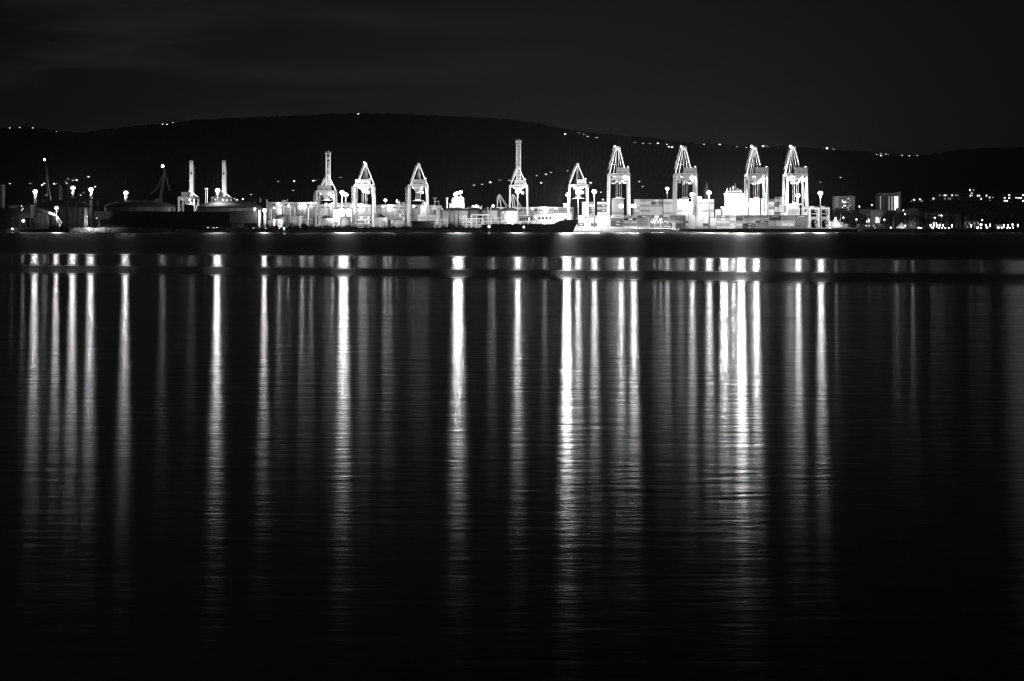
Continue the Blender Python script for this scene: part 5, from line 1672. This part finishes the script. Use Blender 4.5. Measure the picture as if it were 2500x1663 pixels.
# tank trucks / upright vessels
for k, (a, b, pt) in enumerate(((1239, 1246.6, 529), (1247.4, 1255, 529))):
    Y = 1946
    t = thing("upright_vessel", ("left of two glaring white upright vessels", "right of two glaring white upright vessels")[k] + " right of the pipe racks", "vessel", (px_x((a + b) / 2, Y), Y, G))
    rad = (b - a) / 2 / F * Y
    MB().lathe(px_x((a + b) / 2, Y), Y, [(rad * .8, G + .3), (rad, G + 1.0), (rad, px_z(pt + 2, Y)), (rad * .6, px_z(pt, Y))], 16).build("shell", WHITE, t, smooth=False)
    for dx in (-.8, .8):
        MB().box(px_x((a + b) / 2, Y) + dx - .15, px_x((a + b) / 2, Y) + dx + .15, Y - .2, Y + .2, G, G + 1.2).build("foot", STEEL, t)
    if k == 0:
        floodlight(t, P(1247, 552, Y - 4), 5 * KW, .4)
for k, (a, b) in enumerate(((1256.5, 1263.5), (1265.5, 1271.5))):
    Y = 1946
    c = P((a + b) / 2, 543, Y)
    t = thing("tank_truck", ("left", "right")[k] + " one of two parked tank trucks seen end-on by the white vessels", "truck", (c.x, Y, G), "tank trucks seen end-on")
    MB().tube((c.x, Y - 3, c.z), (c.x, Y + 6, c.z), 1.25, 14).build("tank", WHITE, t)
    MB().box(c.x - 1.1, c.x + 1.1, Y - 3, Y + 6, G + .9, G + 1.3).build("chassis", DGREY, t)
    MB().box(c.x - 1.2, c.x + 1.2, Y + 6.2, Y + 8.4, G + .9, G + 3.4).build("cab", WHITE, t)
    for y in (Y - 2, Y + 4.5, Y + 7.3):
        for sx in (-1, 1):
            MB().tube((c.x + sx * .8, y, G + .52), (c.x + sx * 1.15, y, G + .52), .5, 10).build("wheel", TYRE, t)
Y = 1946
t = thing("reach_stacker", "rounded dark reach stacker among the white containers", "vehicle", (px_x(1631, Y), Y, G))
Y = 1912
t.location = (px_x(1631, Y), Y, G)
MB().box(px_x(1622, Y), px_x(1640, Y), Y, Y + 3, G + 1.0, G + 2.6).build("chassis", PALE, t)
MB().lathe(px_x(1635, Y), Y + 1.2, [(2.0, G + 2.65), (2.0, G + 4.6), (1.2, G + 5.6)], 14).build("cab", DGREY, t)
MB().bar((px_x(1636, Y), Y + 1.5, G + 4.8), (px_x(1623, Y), Y + 1.5, G + 7.4), .9).build("boom", PALE, t)
for px in (1624, 1629, 1638):
    MB().tube((px_x(px, Y), Y - .4, G + .85), (px_x(px, Y), Y + .2, G + .85), .84, 14).build("wheel", TYRE, t)

# ------------------------------------------------------------------ left: sheds, windbreak, conveyor
def dome_shed(px0, px1, pt, peave, Y, label, wall, roofm):
    x0, x1 = px_x(px0, Y), px_x(px1, Y)
    c, rad = (x0 + x1) / 2, (x1 - x0) / 2
    ze, zt = px_z(peave, Y), px_z(pt, Y)
    t = thing("domed_shed", label, "shed", (c, Y + rad, G), "wide round storage sheds")
    MB().lathe(c, Y + rad, [(rad, G), (rad, ze)], 56).build("wall", wall, t, smooth=True)
    prof = [(rad * cos(a * pi / 20) * 1.005 + .2, ze + .01 + (zt - ze) * sin(a * pi / 20)) for a in range(10)] + [(rad * .03, zt)]
    MB().lathe(c, Y + rad, prof, 56).build("roof", roofm, t, smooth=True)
    mb = MB()
    for k in range(44):
        a = 2 * pi * k / 44
        x, y = c + (rad + .3) * cos(a), Y + rad + (rad + .3) * sin(a)
        mb.box(x - .06, x + .06, y - .06, y + .06, ze + .02, ze + 1.4)
    mb.build("eave_railing", DGREY, t)
    for k in range(14):
        a = pi + pi * (k + .5) / 14
        x, y = c + (rad + .2) * cos(a), Y + rad + (rad + .2) * sin(a)
        MB().box(x - .4, x + .4, y - .35, y + .35, G, ze - .3).build("buttress", wall, t)
dome_shed(75, 206, 486.5, 505.5, 2060, "wide dim domed shed at the far left behind the conveyor", GREY, TAR)
dome_shed(238, 412, 489, 505.5, 2060, "widest dim domed shed under the lone lattice mast", GREY, TAR)
dome_shed(470, 628, 489.5, 508, 2045, "domed shed hiding the foot of the second raised boom crane", GREY, TAR)
Y = 1955
r = building("dark_building", "plain dark grey hall between the black windbreak and white columns", 560, 626, 516.5, 556, Y, 14, mat("dark_cladding", .05, .7, .25, .2), "hall", base=G)
building("lit_hut", "small bright hut standing on the dark hall roof edge", 619, 624, 508.6, 516.4, 1957, 3, WHITE, "hut")
building("lit_hut", "tiny lit hut over the windbreak between the domed sheds", 417.5, 425.5, 508.5, 516, 1972, 3, WHITE, "hut")
o = MB().box(px_x(400.5, 1972), px_x(402.5, 1972), 1972, 1973, G, px_z(508.5, 1972)).build("lit_post", WHITE); tag(o, "narrow white post over the windbreak left of the tiny hut", "post")
# windbreak
Y = 1930
t = thing("windbreak", "long black windbreak wall along the left shore with a sloping right end", "wall", (px_x(398, Y), Y, G))
NP = 24
for k in range(NP):
    a, b = 229 + (560 - 229) * k / NP, 229 + (560 - 229) * (k + 1) / NP
    bb = b + (5 if k == NP - 1 else 0)
    MB().prism([(px_x(a, Y) + .04, G), (px_x(bb, Y), G), (px_x(b, Y), px_z(516 + .6 * (k / NP), Y)), (px_x(a, Y) + .04, px_z(516 + .6 * ((k - 1) / NP), Y))], Y, Y + .5).build("panel", BLACK, t)
    MB().box(px_x(a, Y) - .2, px_x(a, Y) + .2, Y + .52, Y + .9, G, px_z(516.5, Y)).build("post", BLACK, t)
Y = 1938
t = thing("ship_hull_wall", "low dark barge with faint capital letters on its side", "barge", (px_x(612, 1926), 1926, 0))
MB().prism([(px_x(594, 1926), px_z(545, 1926)), (px_x(628, 1926), px_z(545, 1926)), (px_x(626, 1926), G), (px_x(596, 1926), G)], 1926, 1931).build("hull", BLACK, t)
put_text(t, "M A I Y", 2.1, (px_x(611, 1926) - t.location.x, -.06, px_z(549, 1926)), INKG)
t = thing("flat_wall", "low striped pale wall at the right foot of the windbreak", "wall", (px_x(580, 1934), 1934, G))
for k in range(3):
    MB().box(px_x(567, 1934), px_x(594, 1934), 1934, 1934.5, px_z(549.5 - 2 * k, 1934), px_z(548 - 2 * k, 1934)).build("rail_board", PALE, t)
for px in (568, 574, 581, 588, 593):
    MB().box(px_x(px, 1934) - .15, px_x(px, 1934) + .15, 1934.55, 1934.8, G, px_z(543.6, 1934)).build("post", PALE, t)

# conveyor on trestles
Y = 1950
t = thing("conveyor_bridge", "dark sloping conveyor on trestles whose lower end is brightly lit", "conveyor", (px_x(110, Y), Y, G))
C = [(70, 499), (92, 509), (118, 517), (137, 524), (150, 545)]
for (a, ya), (b, yb) in zip(C, C[1:]):
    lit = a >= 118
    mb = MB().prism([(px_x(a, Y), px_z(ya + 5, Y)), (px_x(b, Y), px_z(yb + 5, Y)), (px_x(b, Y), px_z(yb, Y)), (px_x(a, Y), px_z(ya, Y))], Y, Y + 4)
    mb.build("gallery", BLACK if a < 118 else PALE, t)  # lit lower sections: their brightness is put into a paler paint
    mb = MB()
    for k in range(6):
        x = a + (b - a) * k / 5; y = ya + (yb - ya) * k / 5
        mb.box(px_x(x, Y) - .1, px_x(x, Y) + .1, Y - .25, Y - .02, px_z(y + 5.5, Y), px_z(y - 2, Y))
    mb.bar(P(a, ya - 2, Y - .15), P(b, yb - 2, Y - .15), .2)
    mb.bar(P(a, ya + 2.5, Y - .15), P(b, yb + 2.5, Y - .15), .3)
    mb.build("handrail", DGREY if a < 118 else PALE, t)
for k, px in enumerate((78, 87, 96, 103.5, 107.5, 115.5)):
    top = 499 + (px - 70) * .46 + 4
    for dx in (-.0,):
        MB().box(px_x(px, Y) - .55, px_x(px, Y) + .55, Y + .4, Y + 3.6, G, px_z(min(top, 520), Y) - .02).build("trestle_leg", BLACK, t)
for a, b in ((78, 87), (87, 96), (96, 103.5), (107.5, 115.5)):
    mb = MB()
    for k in range(3):
        z0, z1 = px_z(553 - 9 * k, Y), px_z(553 - 9 * (k + 1), Y)
        mb.bar((px_x(a, Y), Y + .3, z0), (px_x(b, Y), Y + .3, z1), .22)
        mb.bar((px_x(a, Y), Y + .3, z1), (px_x(b, Y), Y + .3, z0), .22)
        mb.box(px_x(a, Y), px_x(b, Y), Y + .1, Y + .25, z1 - .1, z1 + .1)
    mb.build("trestle_bracing", BLACK, t)
for a, b, ya, yb in ((138, 146, 526, 538), (142, 150, 530, 543), (146, 152, 536, 552)):
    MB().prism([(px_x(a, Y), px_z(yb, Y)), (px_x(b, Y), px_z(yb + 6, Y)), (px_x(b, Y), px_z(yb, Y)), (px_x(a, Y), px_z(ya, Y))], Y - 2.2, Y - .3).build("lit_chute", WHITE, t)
for px in (146, 151.5):
    MB().box(px_x(px, Y) - .35, px_x(px, Y) + .35, Y - 1.6, Y - .9, G, px_z(541, Y)).build("chute_leg", WHITE, t)
Y = 1985
mb = MB().box(px_x(79, Y), px_x(130, Y), Y, Y + 8, G, px_z(521, Y))
tag(mb.build("pale_hall", PALE), "pale hall wall glimpsed between the conveyor trestles", "hall")
Y = 1935
t = thing("dark_shed", "large black shed filling the lower left corner of the shore", "shed", (px_x(28, Y), Y, G))
MB().box(px_x(-60, Y), px_x(28, Y), Y, Y + 25, G, px_z(508.5, Y)).build("hall", BLACK, t)
MB().prism([(px_x(28, Y) + .02, px_z(532, Y)), (px_x(74, Y), px_z(532, Y)), (px_x(74, Y), px_z(500, Y)), (px_x(52, Y), px_z(500.5, Y)), (px_x(36, Y), px_z(509, Y)), (px_x(28, Y) + .02, px_z(509, Y))], Y + 1, Y + 20).build("transfer_house", BLACK, t)
for px in (30, 46, 62, 73):
    MB().box(px_x(px, Y) - .4, px_x(px, Y) + .4, Y + 1.2, Y + 2, G, px_z(532, Y) - .02).build("stilt", BLACK, t)
for a, b, ya, yb in ((51, 53, 502, 504.5), (51.2, 54.5, 512, 513.4), (55, 56.5, 508, 510)):
    MB().box(px_x(a, Y), px_x(b, Y), Y + .85, Y + .98, px_z(yb, Y), px_z(ya, Y)).build("lit_window", WIN, t)
Y = 2020
building("silo_tower", "tall grey silo tower cut by the left picture edge", -14, 5, 452, 520, Y, 12, CONC, "tower", base=G, cols=2, rows=9, lit=0, wz=.25, ww=.3)
building("lit_roofs", "group of dim lit roofs above the black shed at the far left", 21, 48, 503, 512, 2010, 10, PALE, "building", cols=8, rows=2, lit=.25, wm=WIN_DIM, base=G)
# dark harbour crane booms
def dark_crane(label, base, tip, lamp, jib, Y, extra=()):
    b = P(base[0], base[1], Y)
    t = thing("harbour_crane", label, "crane", (b.x, Y, G))
    MB().lattice(b, P(tip[0], tip[1], Y), 2.4, 2.4, .4, 12, 1.2).build("boom", DGREY, t)
    MB().tube((b.x, Y + 2, G), (b.x, Y + 2, b.z), 1.6, 8, 1.2).build("tower", DGREY, t)
    MB().box(b.x - 5, b.x + 2, Y - 2, Y + 3, b.z - 1, b.z + 4).build("machine_house", DGREY, t)
    for (x0, y0), (x1, y1) in jib:
        MB().lattice(P(x0, y0, Y), P(x1, y1, Y), 1.0, 1.0, .22, 8).build("jib", DGREY, t)
    if lamp:
        p = P(lamp[0], lamp[1], Y)
        MB().ball(p, lamp[2], 6).build("tip_lamp", LAMP, t)
        MB().tube(P(tip[0], tip[1], Y), p + Vector((0, .3, 0)), .2, 5).build("lamp_rod", DGREY, t)
        lamp_light(t, p + Vector((0, -2, 1)), PW * .008 * lamp[2], .5)
dark_crane("dark harbour crane with a steep boom and a lamp at its tip, far left", (119, 488), (112.5, 402), (109, 390, 1.1), [((119, 460), (123, 486))], 2100)
dark_crane("dark lattice harbour crane with a starry lamp high at its peak", (390, 494), (403, 415), (397, 406, 1.5), [((402, 420), (414, 465)), ((402, 416), (383, 462)), ((366, 474), (383, 462))], 2100)
o = building("panel_hut", "pale square panel hut behind the far left lattice mast", 103, 112, 475, 487, 2100, 4, mat("hut_panel", .3), "hut", base=G)
for px, pt, lab in ((145, 452, "left"), (149.5, 455, "right")):
    pole(px, pt, 2080, lab + " one of two thick dark posts left of the lattice masts", .9, DGREY)
pole(168, 443, 2075, "thin slanting-looking dark mast between the posts and lattice masts", .25, DGREY)
pole(166.5, 517, 1925, "taller dark pole beside the conveyor's lit end", .45, BLACK)
pole(161.3, 532, 1925, "shorter dark pole beside the conveyor's lit end", .45, BLACK)
pole(239, 494, 2000, "slim pole with a dark lantern right of the lattice masts", .22, STEEL)
Y = 2040
mb = MB().prism([(px_x(157, Y), px_z(489, Y)), (px_x(180, Y), px_z(491, Y)), (px_x(230, Y), px_z(487, Y)), (px_x(251, Y), px_z(486, Y)), (px_x(251, Y), px_z(484.5, Y)), (px_x(157, Y), px_z(484, Y))], Y, Y + 12)
for px in (162, 185, 210, 240):
    mb.box(px_x(px, Y) - .4, px_x(px, Y) + .4, Y + 2, Y + 3, G, px_z(490, Y))
tag(mb.build("flat_canopy", DGREY), "long flat dark canopy on posts before the two lattice masts", "canopy")
t = thing("twin_post_mast", "unlit twin-post mast between the two raised boom cranes", "light mast", (px_x(504.5, 2080), 2080, G))
for px in (502.3, 506.2):
    MB().tube((px_x(px, 2080), 2080, G), P(px, 461, 2080), .3, 6).build("post", STEEL, t)
MB().box(px_x(500, 2080), px_x(508, 2080), 2079.6, 2080.4, px_z(462, 2080), px_z(459.5, 2080)).build("lamp_bar", STEEL, t)
# navigation tower
Y = 1918
p = P(210.5, 558, Y)
t = thing("navigation_tower", "white lattice navigation tower standing on the bright shore rocks", "tower", (p.x, Y, G))
MB().lattice((p.x, Y, G), P(209.5, 513, Y), 3.4, 3.4, .5, 9, 1.3).build("lattice_legs", WHITE, t)
MB().box(px_x(206, Y), px_x(213.5, Y), Y - 1.2, Y + 1.2, px_z(513, Y) + .01, px_z(511.8, Y)).build("platform", WHITE, t)
MB().tube(P(209.5, 511.7, Y), P(209.5, 506, Y), .5, 8).build("lantern", PALE, t)
mb = MB()
for k in range(5):
    x = px_x(206.2 + k * 1.8, Y)
    mb.box(x - .06, x + .06, Y - 1.2, Y - 1.1, px_z(511.7, Y), px_z(509, Y))
mb.box(px_x(206, Y), px_x(213.5, Y), Y - 1.22, Y - 1.1, px_z(509.2, Y), px_z(508.8, Y))
mb.build("railing", WHITE, t)
for px, yy in ((213, 1901), (236, 1901)):  # arms with downlights, added to brighten the shore rocks
    p = P(px, 528 if px < 220 else 532, yy)
    MB().bar((p.x, 1912, G) if px > 220 else (p.x, Y - 1, p.z), (p.x, 1911.5, p.z) if px > 220 else p, .2).build("added_lamp_arm", STEEL, t)
    if px > 220:
        MB().bar((p.x, 1911.5, p.z), p, .2).build("added_lamp_arm", STEEL, t)
    MB().box(p.x - .4, p.x + .4, p.y - .3, p.y + .3, p.z - .35, p.z - .1).build("added_downlight", LAMP_DIM, t)
    spot_light(t, p + Vector((0, 0, -.6)), PW * .12, (.15, .25, -1), 130, .5)
p = P(216, 557, 1904)  # extra floodlight, added to brighten the tower lattice
t2 = thing("added_uplight", "small added floodlight on the rocks shining up at the navigation tower", "floodlight", (p.x, 1904, 2.0))
MB().box(p.x - .4, p.x + .4, 1903.7, 1904.2, 2.0, 2.9).build("housing", DGREY, t2)
MB().box(p.x - .35, p.x + .35, 1904.21, 1904.26, 2.2, 2.8).build("lamp_glass", LAMP_DIM, t2)
spot_light(t2, (p.x, 1904.6, 3.4), 14 * KW, (-.3, 1, .75), 95, .3)
tag(MB().prism([(px_x(173, 1930), G), (px_x(206, 1930), G), (px_x(205, 1930), px_z(551, 1930)), (px_x(190, 1930), px_z(551, 1930)), (px_x(173, 1930), px_z(551.5, 1930))], 1930, 1936).build("low_shed", PALE), "low pale shed just left of the navigation tower", "shed")

# ------------------------------------------------------------------ shore: rocks and undergrowth
def rocks(name, spans, m, seed):
    rnd = random.Random(seed)
    mb = MB()
    ico = [(0, 0, 1), (.89, 0, .45), (.28, .85, .45), (-.72, .53, .45), (-.72, -.53, .45), (.28, -.85, .45), (.72, .53, -.45), (-.28, .85, -.45), (-.89, 0, -.45), (-.28, -.85, -.45), (.72, -.53, -.45), (0, 0, -1)]
    fc = [(0, 1, 2), (0, 2, 3), (0, 3, 4), (0, 4, 5), (0, 5, 1), (1, 6, 2), (2, 7, 3), (3, 8, 4), (4, 9, 5), (5, 10, 1), (6, 7, 2), (7, 8, 3), (8, 9, 4), (9, 10, 5), (10, 6, 1), (6, 11, 7), (7, 11, 8), (8, 11, 9), (9, 11, 10), (10, 11, 6)]
    for a, b, top, n in spans:
        for _ in range(n):
            q = rnd.random()
            Y = SHORE - 2.5 + 11 * q
            px = rnd.uniform(a, b)
            h = px_z(top, Y) * q ** .8 * rnd.uniform(.8, 1.05)
            s = rnd.uniform(.5, 1.25)
            c = Vector((px_x(px, Y), Y, max(0, h) - .2))
            M = Matrix.Rotation(rnd.uniform(0, 6), 3, 'Z') @ Matrix.Rotation(rnd.uniform(0, 6), 3, 'X')
            sc = (s * rnd.uniform(.8, 1.4), s, s * rnd.uniform(.6, 1))
            mb.add([c + M @ Vector((x * sc[0] * rnd.uniform(.8, 1.2), y * sc[1] * rnd.uniform(.8, 1.2), z * sc[2])) for x, y, z in ico], fc)
    o = mb.build(name, m, None, (0, 0, 0))
    return tag(o, None, None, None, 'stuff')
rocks("shore_rocks", [(170, 260, 556.5, 420), (235, 350, 556, 430), (345, 420, 557.5, 220), (420, 1180, 559.5, 1500)], ROCK, 1)
rocks("quay_rocks", [(1396, 1470, 556.2, 420), (1470, 1660, 558, 800), (1650, 1712, 560, 240)], ROCK, 2)
# pale spit of the quay with its rounded end
mb = MB()
prof = []
Y0 = SHORE + 3
pts = [(1396, 559.5), (1396.8, 556), (1400, 553.4), (1408, 552.8), (1500, 553.6), (1560, 556), (1640, 557.6), (1640, 562), (1400, 562)]
top_ = [(px_x(a, Y0 + 8), Y0 + 8, px_z(b, Y0 + 8)) for a, b in pts[1:7]]
bot_ = [(px_x(a + (2 if a < 1420 else 0), Y0 - 4), Y0 - 4, .6) for a, b in pts[1:7]]
mid_ = [(px_x(a - .8 if a < 1400 else a, Y0 - 1.5), Y0 - 1.5, px_z(557.5 + (b - 552) * .3, Y0)) for a, b in pts[1:7]]
bk_ = [(x, y + 6, z - .2) for x, y, z in top_]
mb.add(bot_ + mid_ + top_ + bk_, [(6 * q + k, 6 * q + k + 1, 6 * q + 7 + k, 6 * q + 6 + k) for q in range(3) for k in range(5)])
mb.add([bot_[0], mid_[0], top_[0], (top_[0][0], top_[0][1], -1)], [(0, 1, 2, 3)])
structure(mb, "pale_shore_bank", mat("pale_gravel", .6, .95, .3, .8))
# dark bank of earth with bushes on it
mb = MB()
N = 60
for k in range(N + 1):
    px = 395 + (1182 - 395) * k / N
    e = .5 * sin(k * .9) + .4 * sin(k * 2.3)
    top = 556.2 + .5 * e if px > 640 else 557.2 + .4 * e
    for Y, z in ((1903, 0.4), (1912, px_z(top + 1.2, 1912)), (1919, px_z(top, 1919)), (1932, G - .2)):
        mb.v.append(Vector((px_x(px, Y), Y, z)))
for k in range(N):
    for i in range(3):
        mb.f.append((k * 4 + i, (k + 1) * 4 + i, (k + 1) * 4 + i + 1, k * 4 + i + 1))
structure(mb, "earth_bank", mat("dark_earth", .03, 1.0, .4, .5))
def bushes(name, spans, seed, leaf=.5):
    rnd = random.Random(seed)
    vs_, fs = [], []
    for a, b, pt, pb, n, Y0 in spans:
        cl_ = [(rnd.uniform(a, b), rnd.random()) for _ in range(max(4, int((b - a) / 5)))]
        for _ in range(n):
            cx_, ch = rnd.choice(cl_)
            px = cx_ + rnd.gauss(0, 2.6)
            Y = Y0 + rnd.uniform(-3, 3)
            py = pb - abs(rnd.gauss(0, .45)) * (pb - pt) * (.5 + .9 * ch)
            p = P(px, py, Y)
            u = Vector((rnd.gauss(0, 1), rnd.gauss(0, 1), rnd.gauss(0, 1))).normalized()
            v = u.cross(Vector((rnd.gauss(0, 1), rnd.gauss(0, 1), rnd.gauss(0, 1)))).normalized()
            L = leaf * rnd.uniform(.5, 1.3)
            o_ = len(vs_)
            vs_ += [tuple(p - u * L), tuple(p + v * L * .6), tuple(p + u * L), tuple(p - v * L * .6)]
            fs.append((o_, o_ + 1, o_ + 2, o_ + 3))
    me = bpy.data.meshes.new(name)
    me.from_pydata(vs_, [], fs)
    me.materials.append(LEAF)
    o = bpy.data.objects.new(name, me)
    COL.objects.link(o)
    return tag(o, None, None, None, 'stuff')
bushes("undergrowth", [(395, 640, 551, 559, 2600, 1914), (640, 760, 547, 559, 3200, 1914), (735, 765, 544, 556, 700, 1916), (760, 1180, 550.5, 559, 6500, 1914), (120, 160, 543, 560, 1600, 1918), (1092, 1124, 541, 556, 800, 1918), (155, 180, 551, 560, 500, 1916)], 4, .55)
bushes("promenade_greenery", [(2100, 2250, 544, 558, 1500, 1962), (2250, 2500, 546, 558, 1900, 1966)], 5, .5)

# parked vehicles seen as glints on the dark road along the bank
for k, (px, py) in enumerate(((623, 556.5), (653, 557), (686, 557), (526, 556), (512, 555), (534, 555))):
    Y = 1909
    c = P(px, py, Y)
    t = thing("parked_car", ["car glinting on the bank road below the barge", "car glinting on the bank road below the first column", "car glinting on the bank road beside the buoy", "second of three cars glinting below the windbreak's right end", "leftmost of three cars glinting below the windbreak's right end", "rightmost of three cars glinting below the windbreak's right end"][k], "car", (c.x, Y, c.z - .9), "cars parked on the bank road")
    z = c.z - .9
    MB().prism([(c.x - 2.1, z + .3), (c.x + 2.1, z + .3), (c.x + 2.1, z + .8), (c.x + 1.3, z + .9), (c.x + .8, z + 1.4), (c.x - .9, z + 1.4), (c.x - 1.6, z + .9), (c.x - 2.1, z + .8)], Y - .85, Y + .85).build("body", PALE, t)
    MB().box(c.x - .8, c.x + .7, Y - .87, Y - .86, z + .92, z + 1.32).build("window", GLASS, t)
    MB().box(c.x - 2.12, c.x - 1.2, Y - .9, Y - .86, z + .55, z + .8).build("headlight", LAMP_DIM, t)
    for dx in (-1.3, 1.3):
        MB().tube((c.x + dx, Y - .9, z + .32), (c.x + dx, Y - .65, z + .32), .32, 10).build("wheel", TYRE, t)
HAZE = 0.00001

# ------------------------------------------------------------------ thin sea haze that the lamps light up
hm = bpy.data.materials.new("sea_haze")
hm.use_nodes = True
hm.node_tree.nodes.clear()
t = NT(hm.node_tree)
pv = t.n("ShaderNodeVolumePrincipled", i_Density=HAZE)
pv.inputs["Color"].default_value = (.9, .9, .9, 1)
pv.inputs["Anisotropy"].default_value = .8
t.l(pv.outputs[0], t.n("ShaderNodeOutputMaterial").inputs["Volume"])
mb = MB().box(-9900, 9900, -200, 11000, -8, 480)
tag(mb.build("haze", hm, None, (0, 0, 0)), None, None, None, 'stuff')
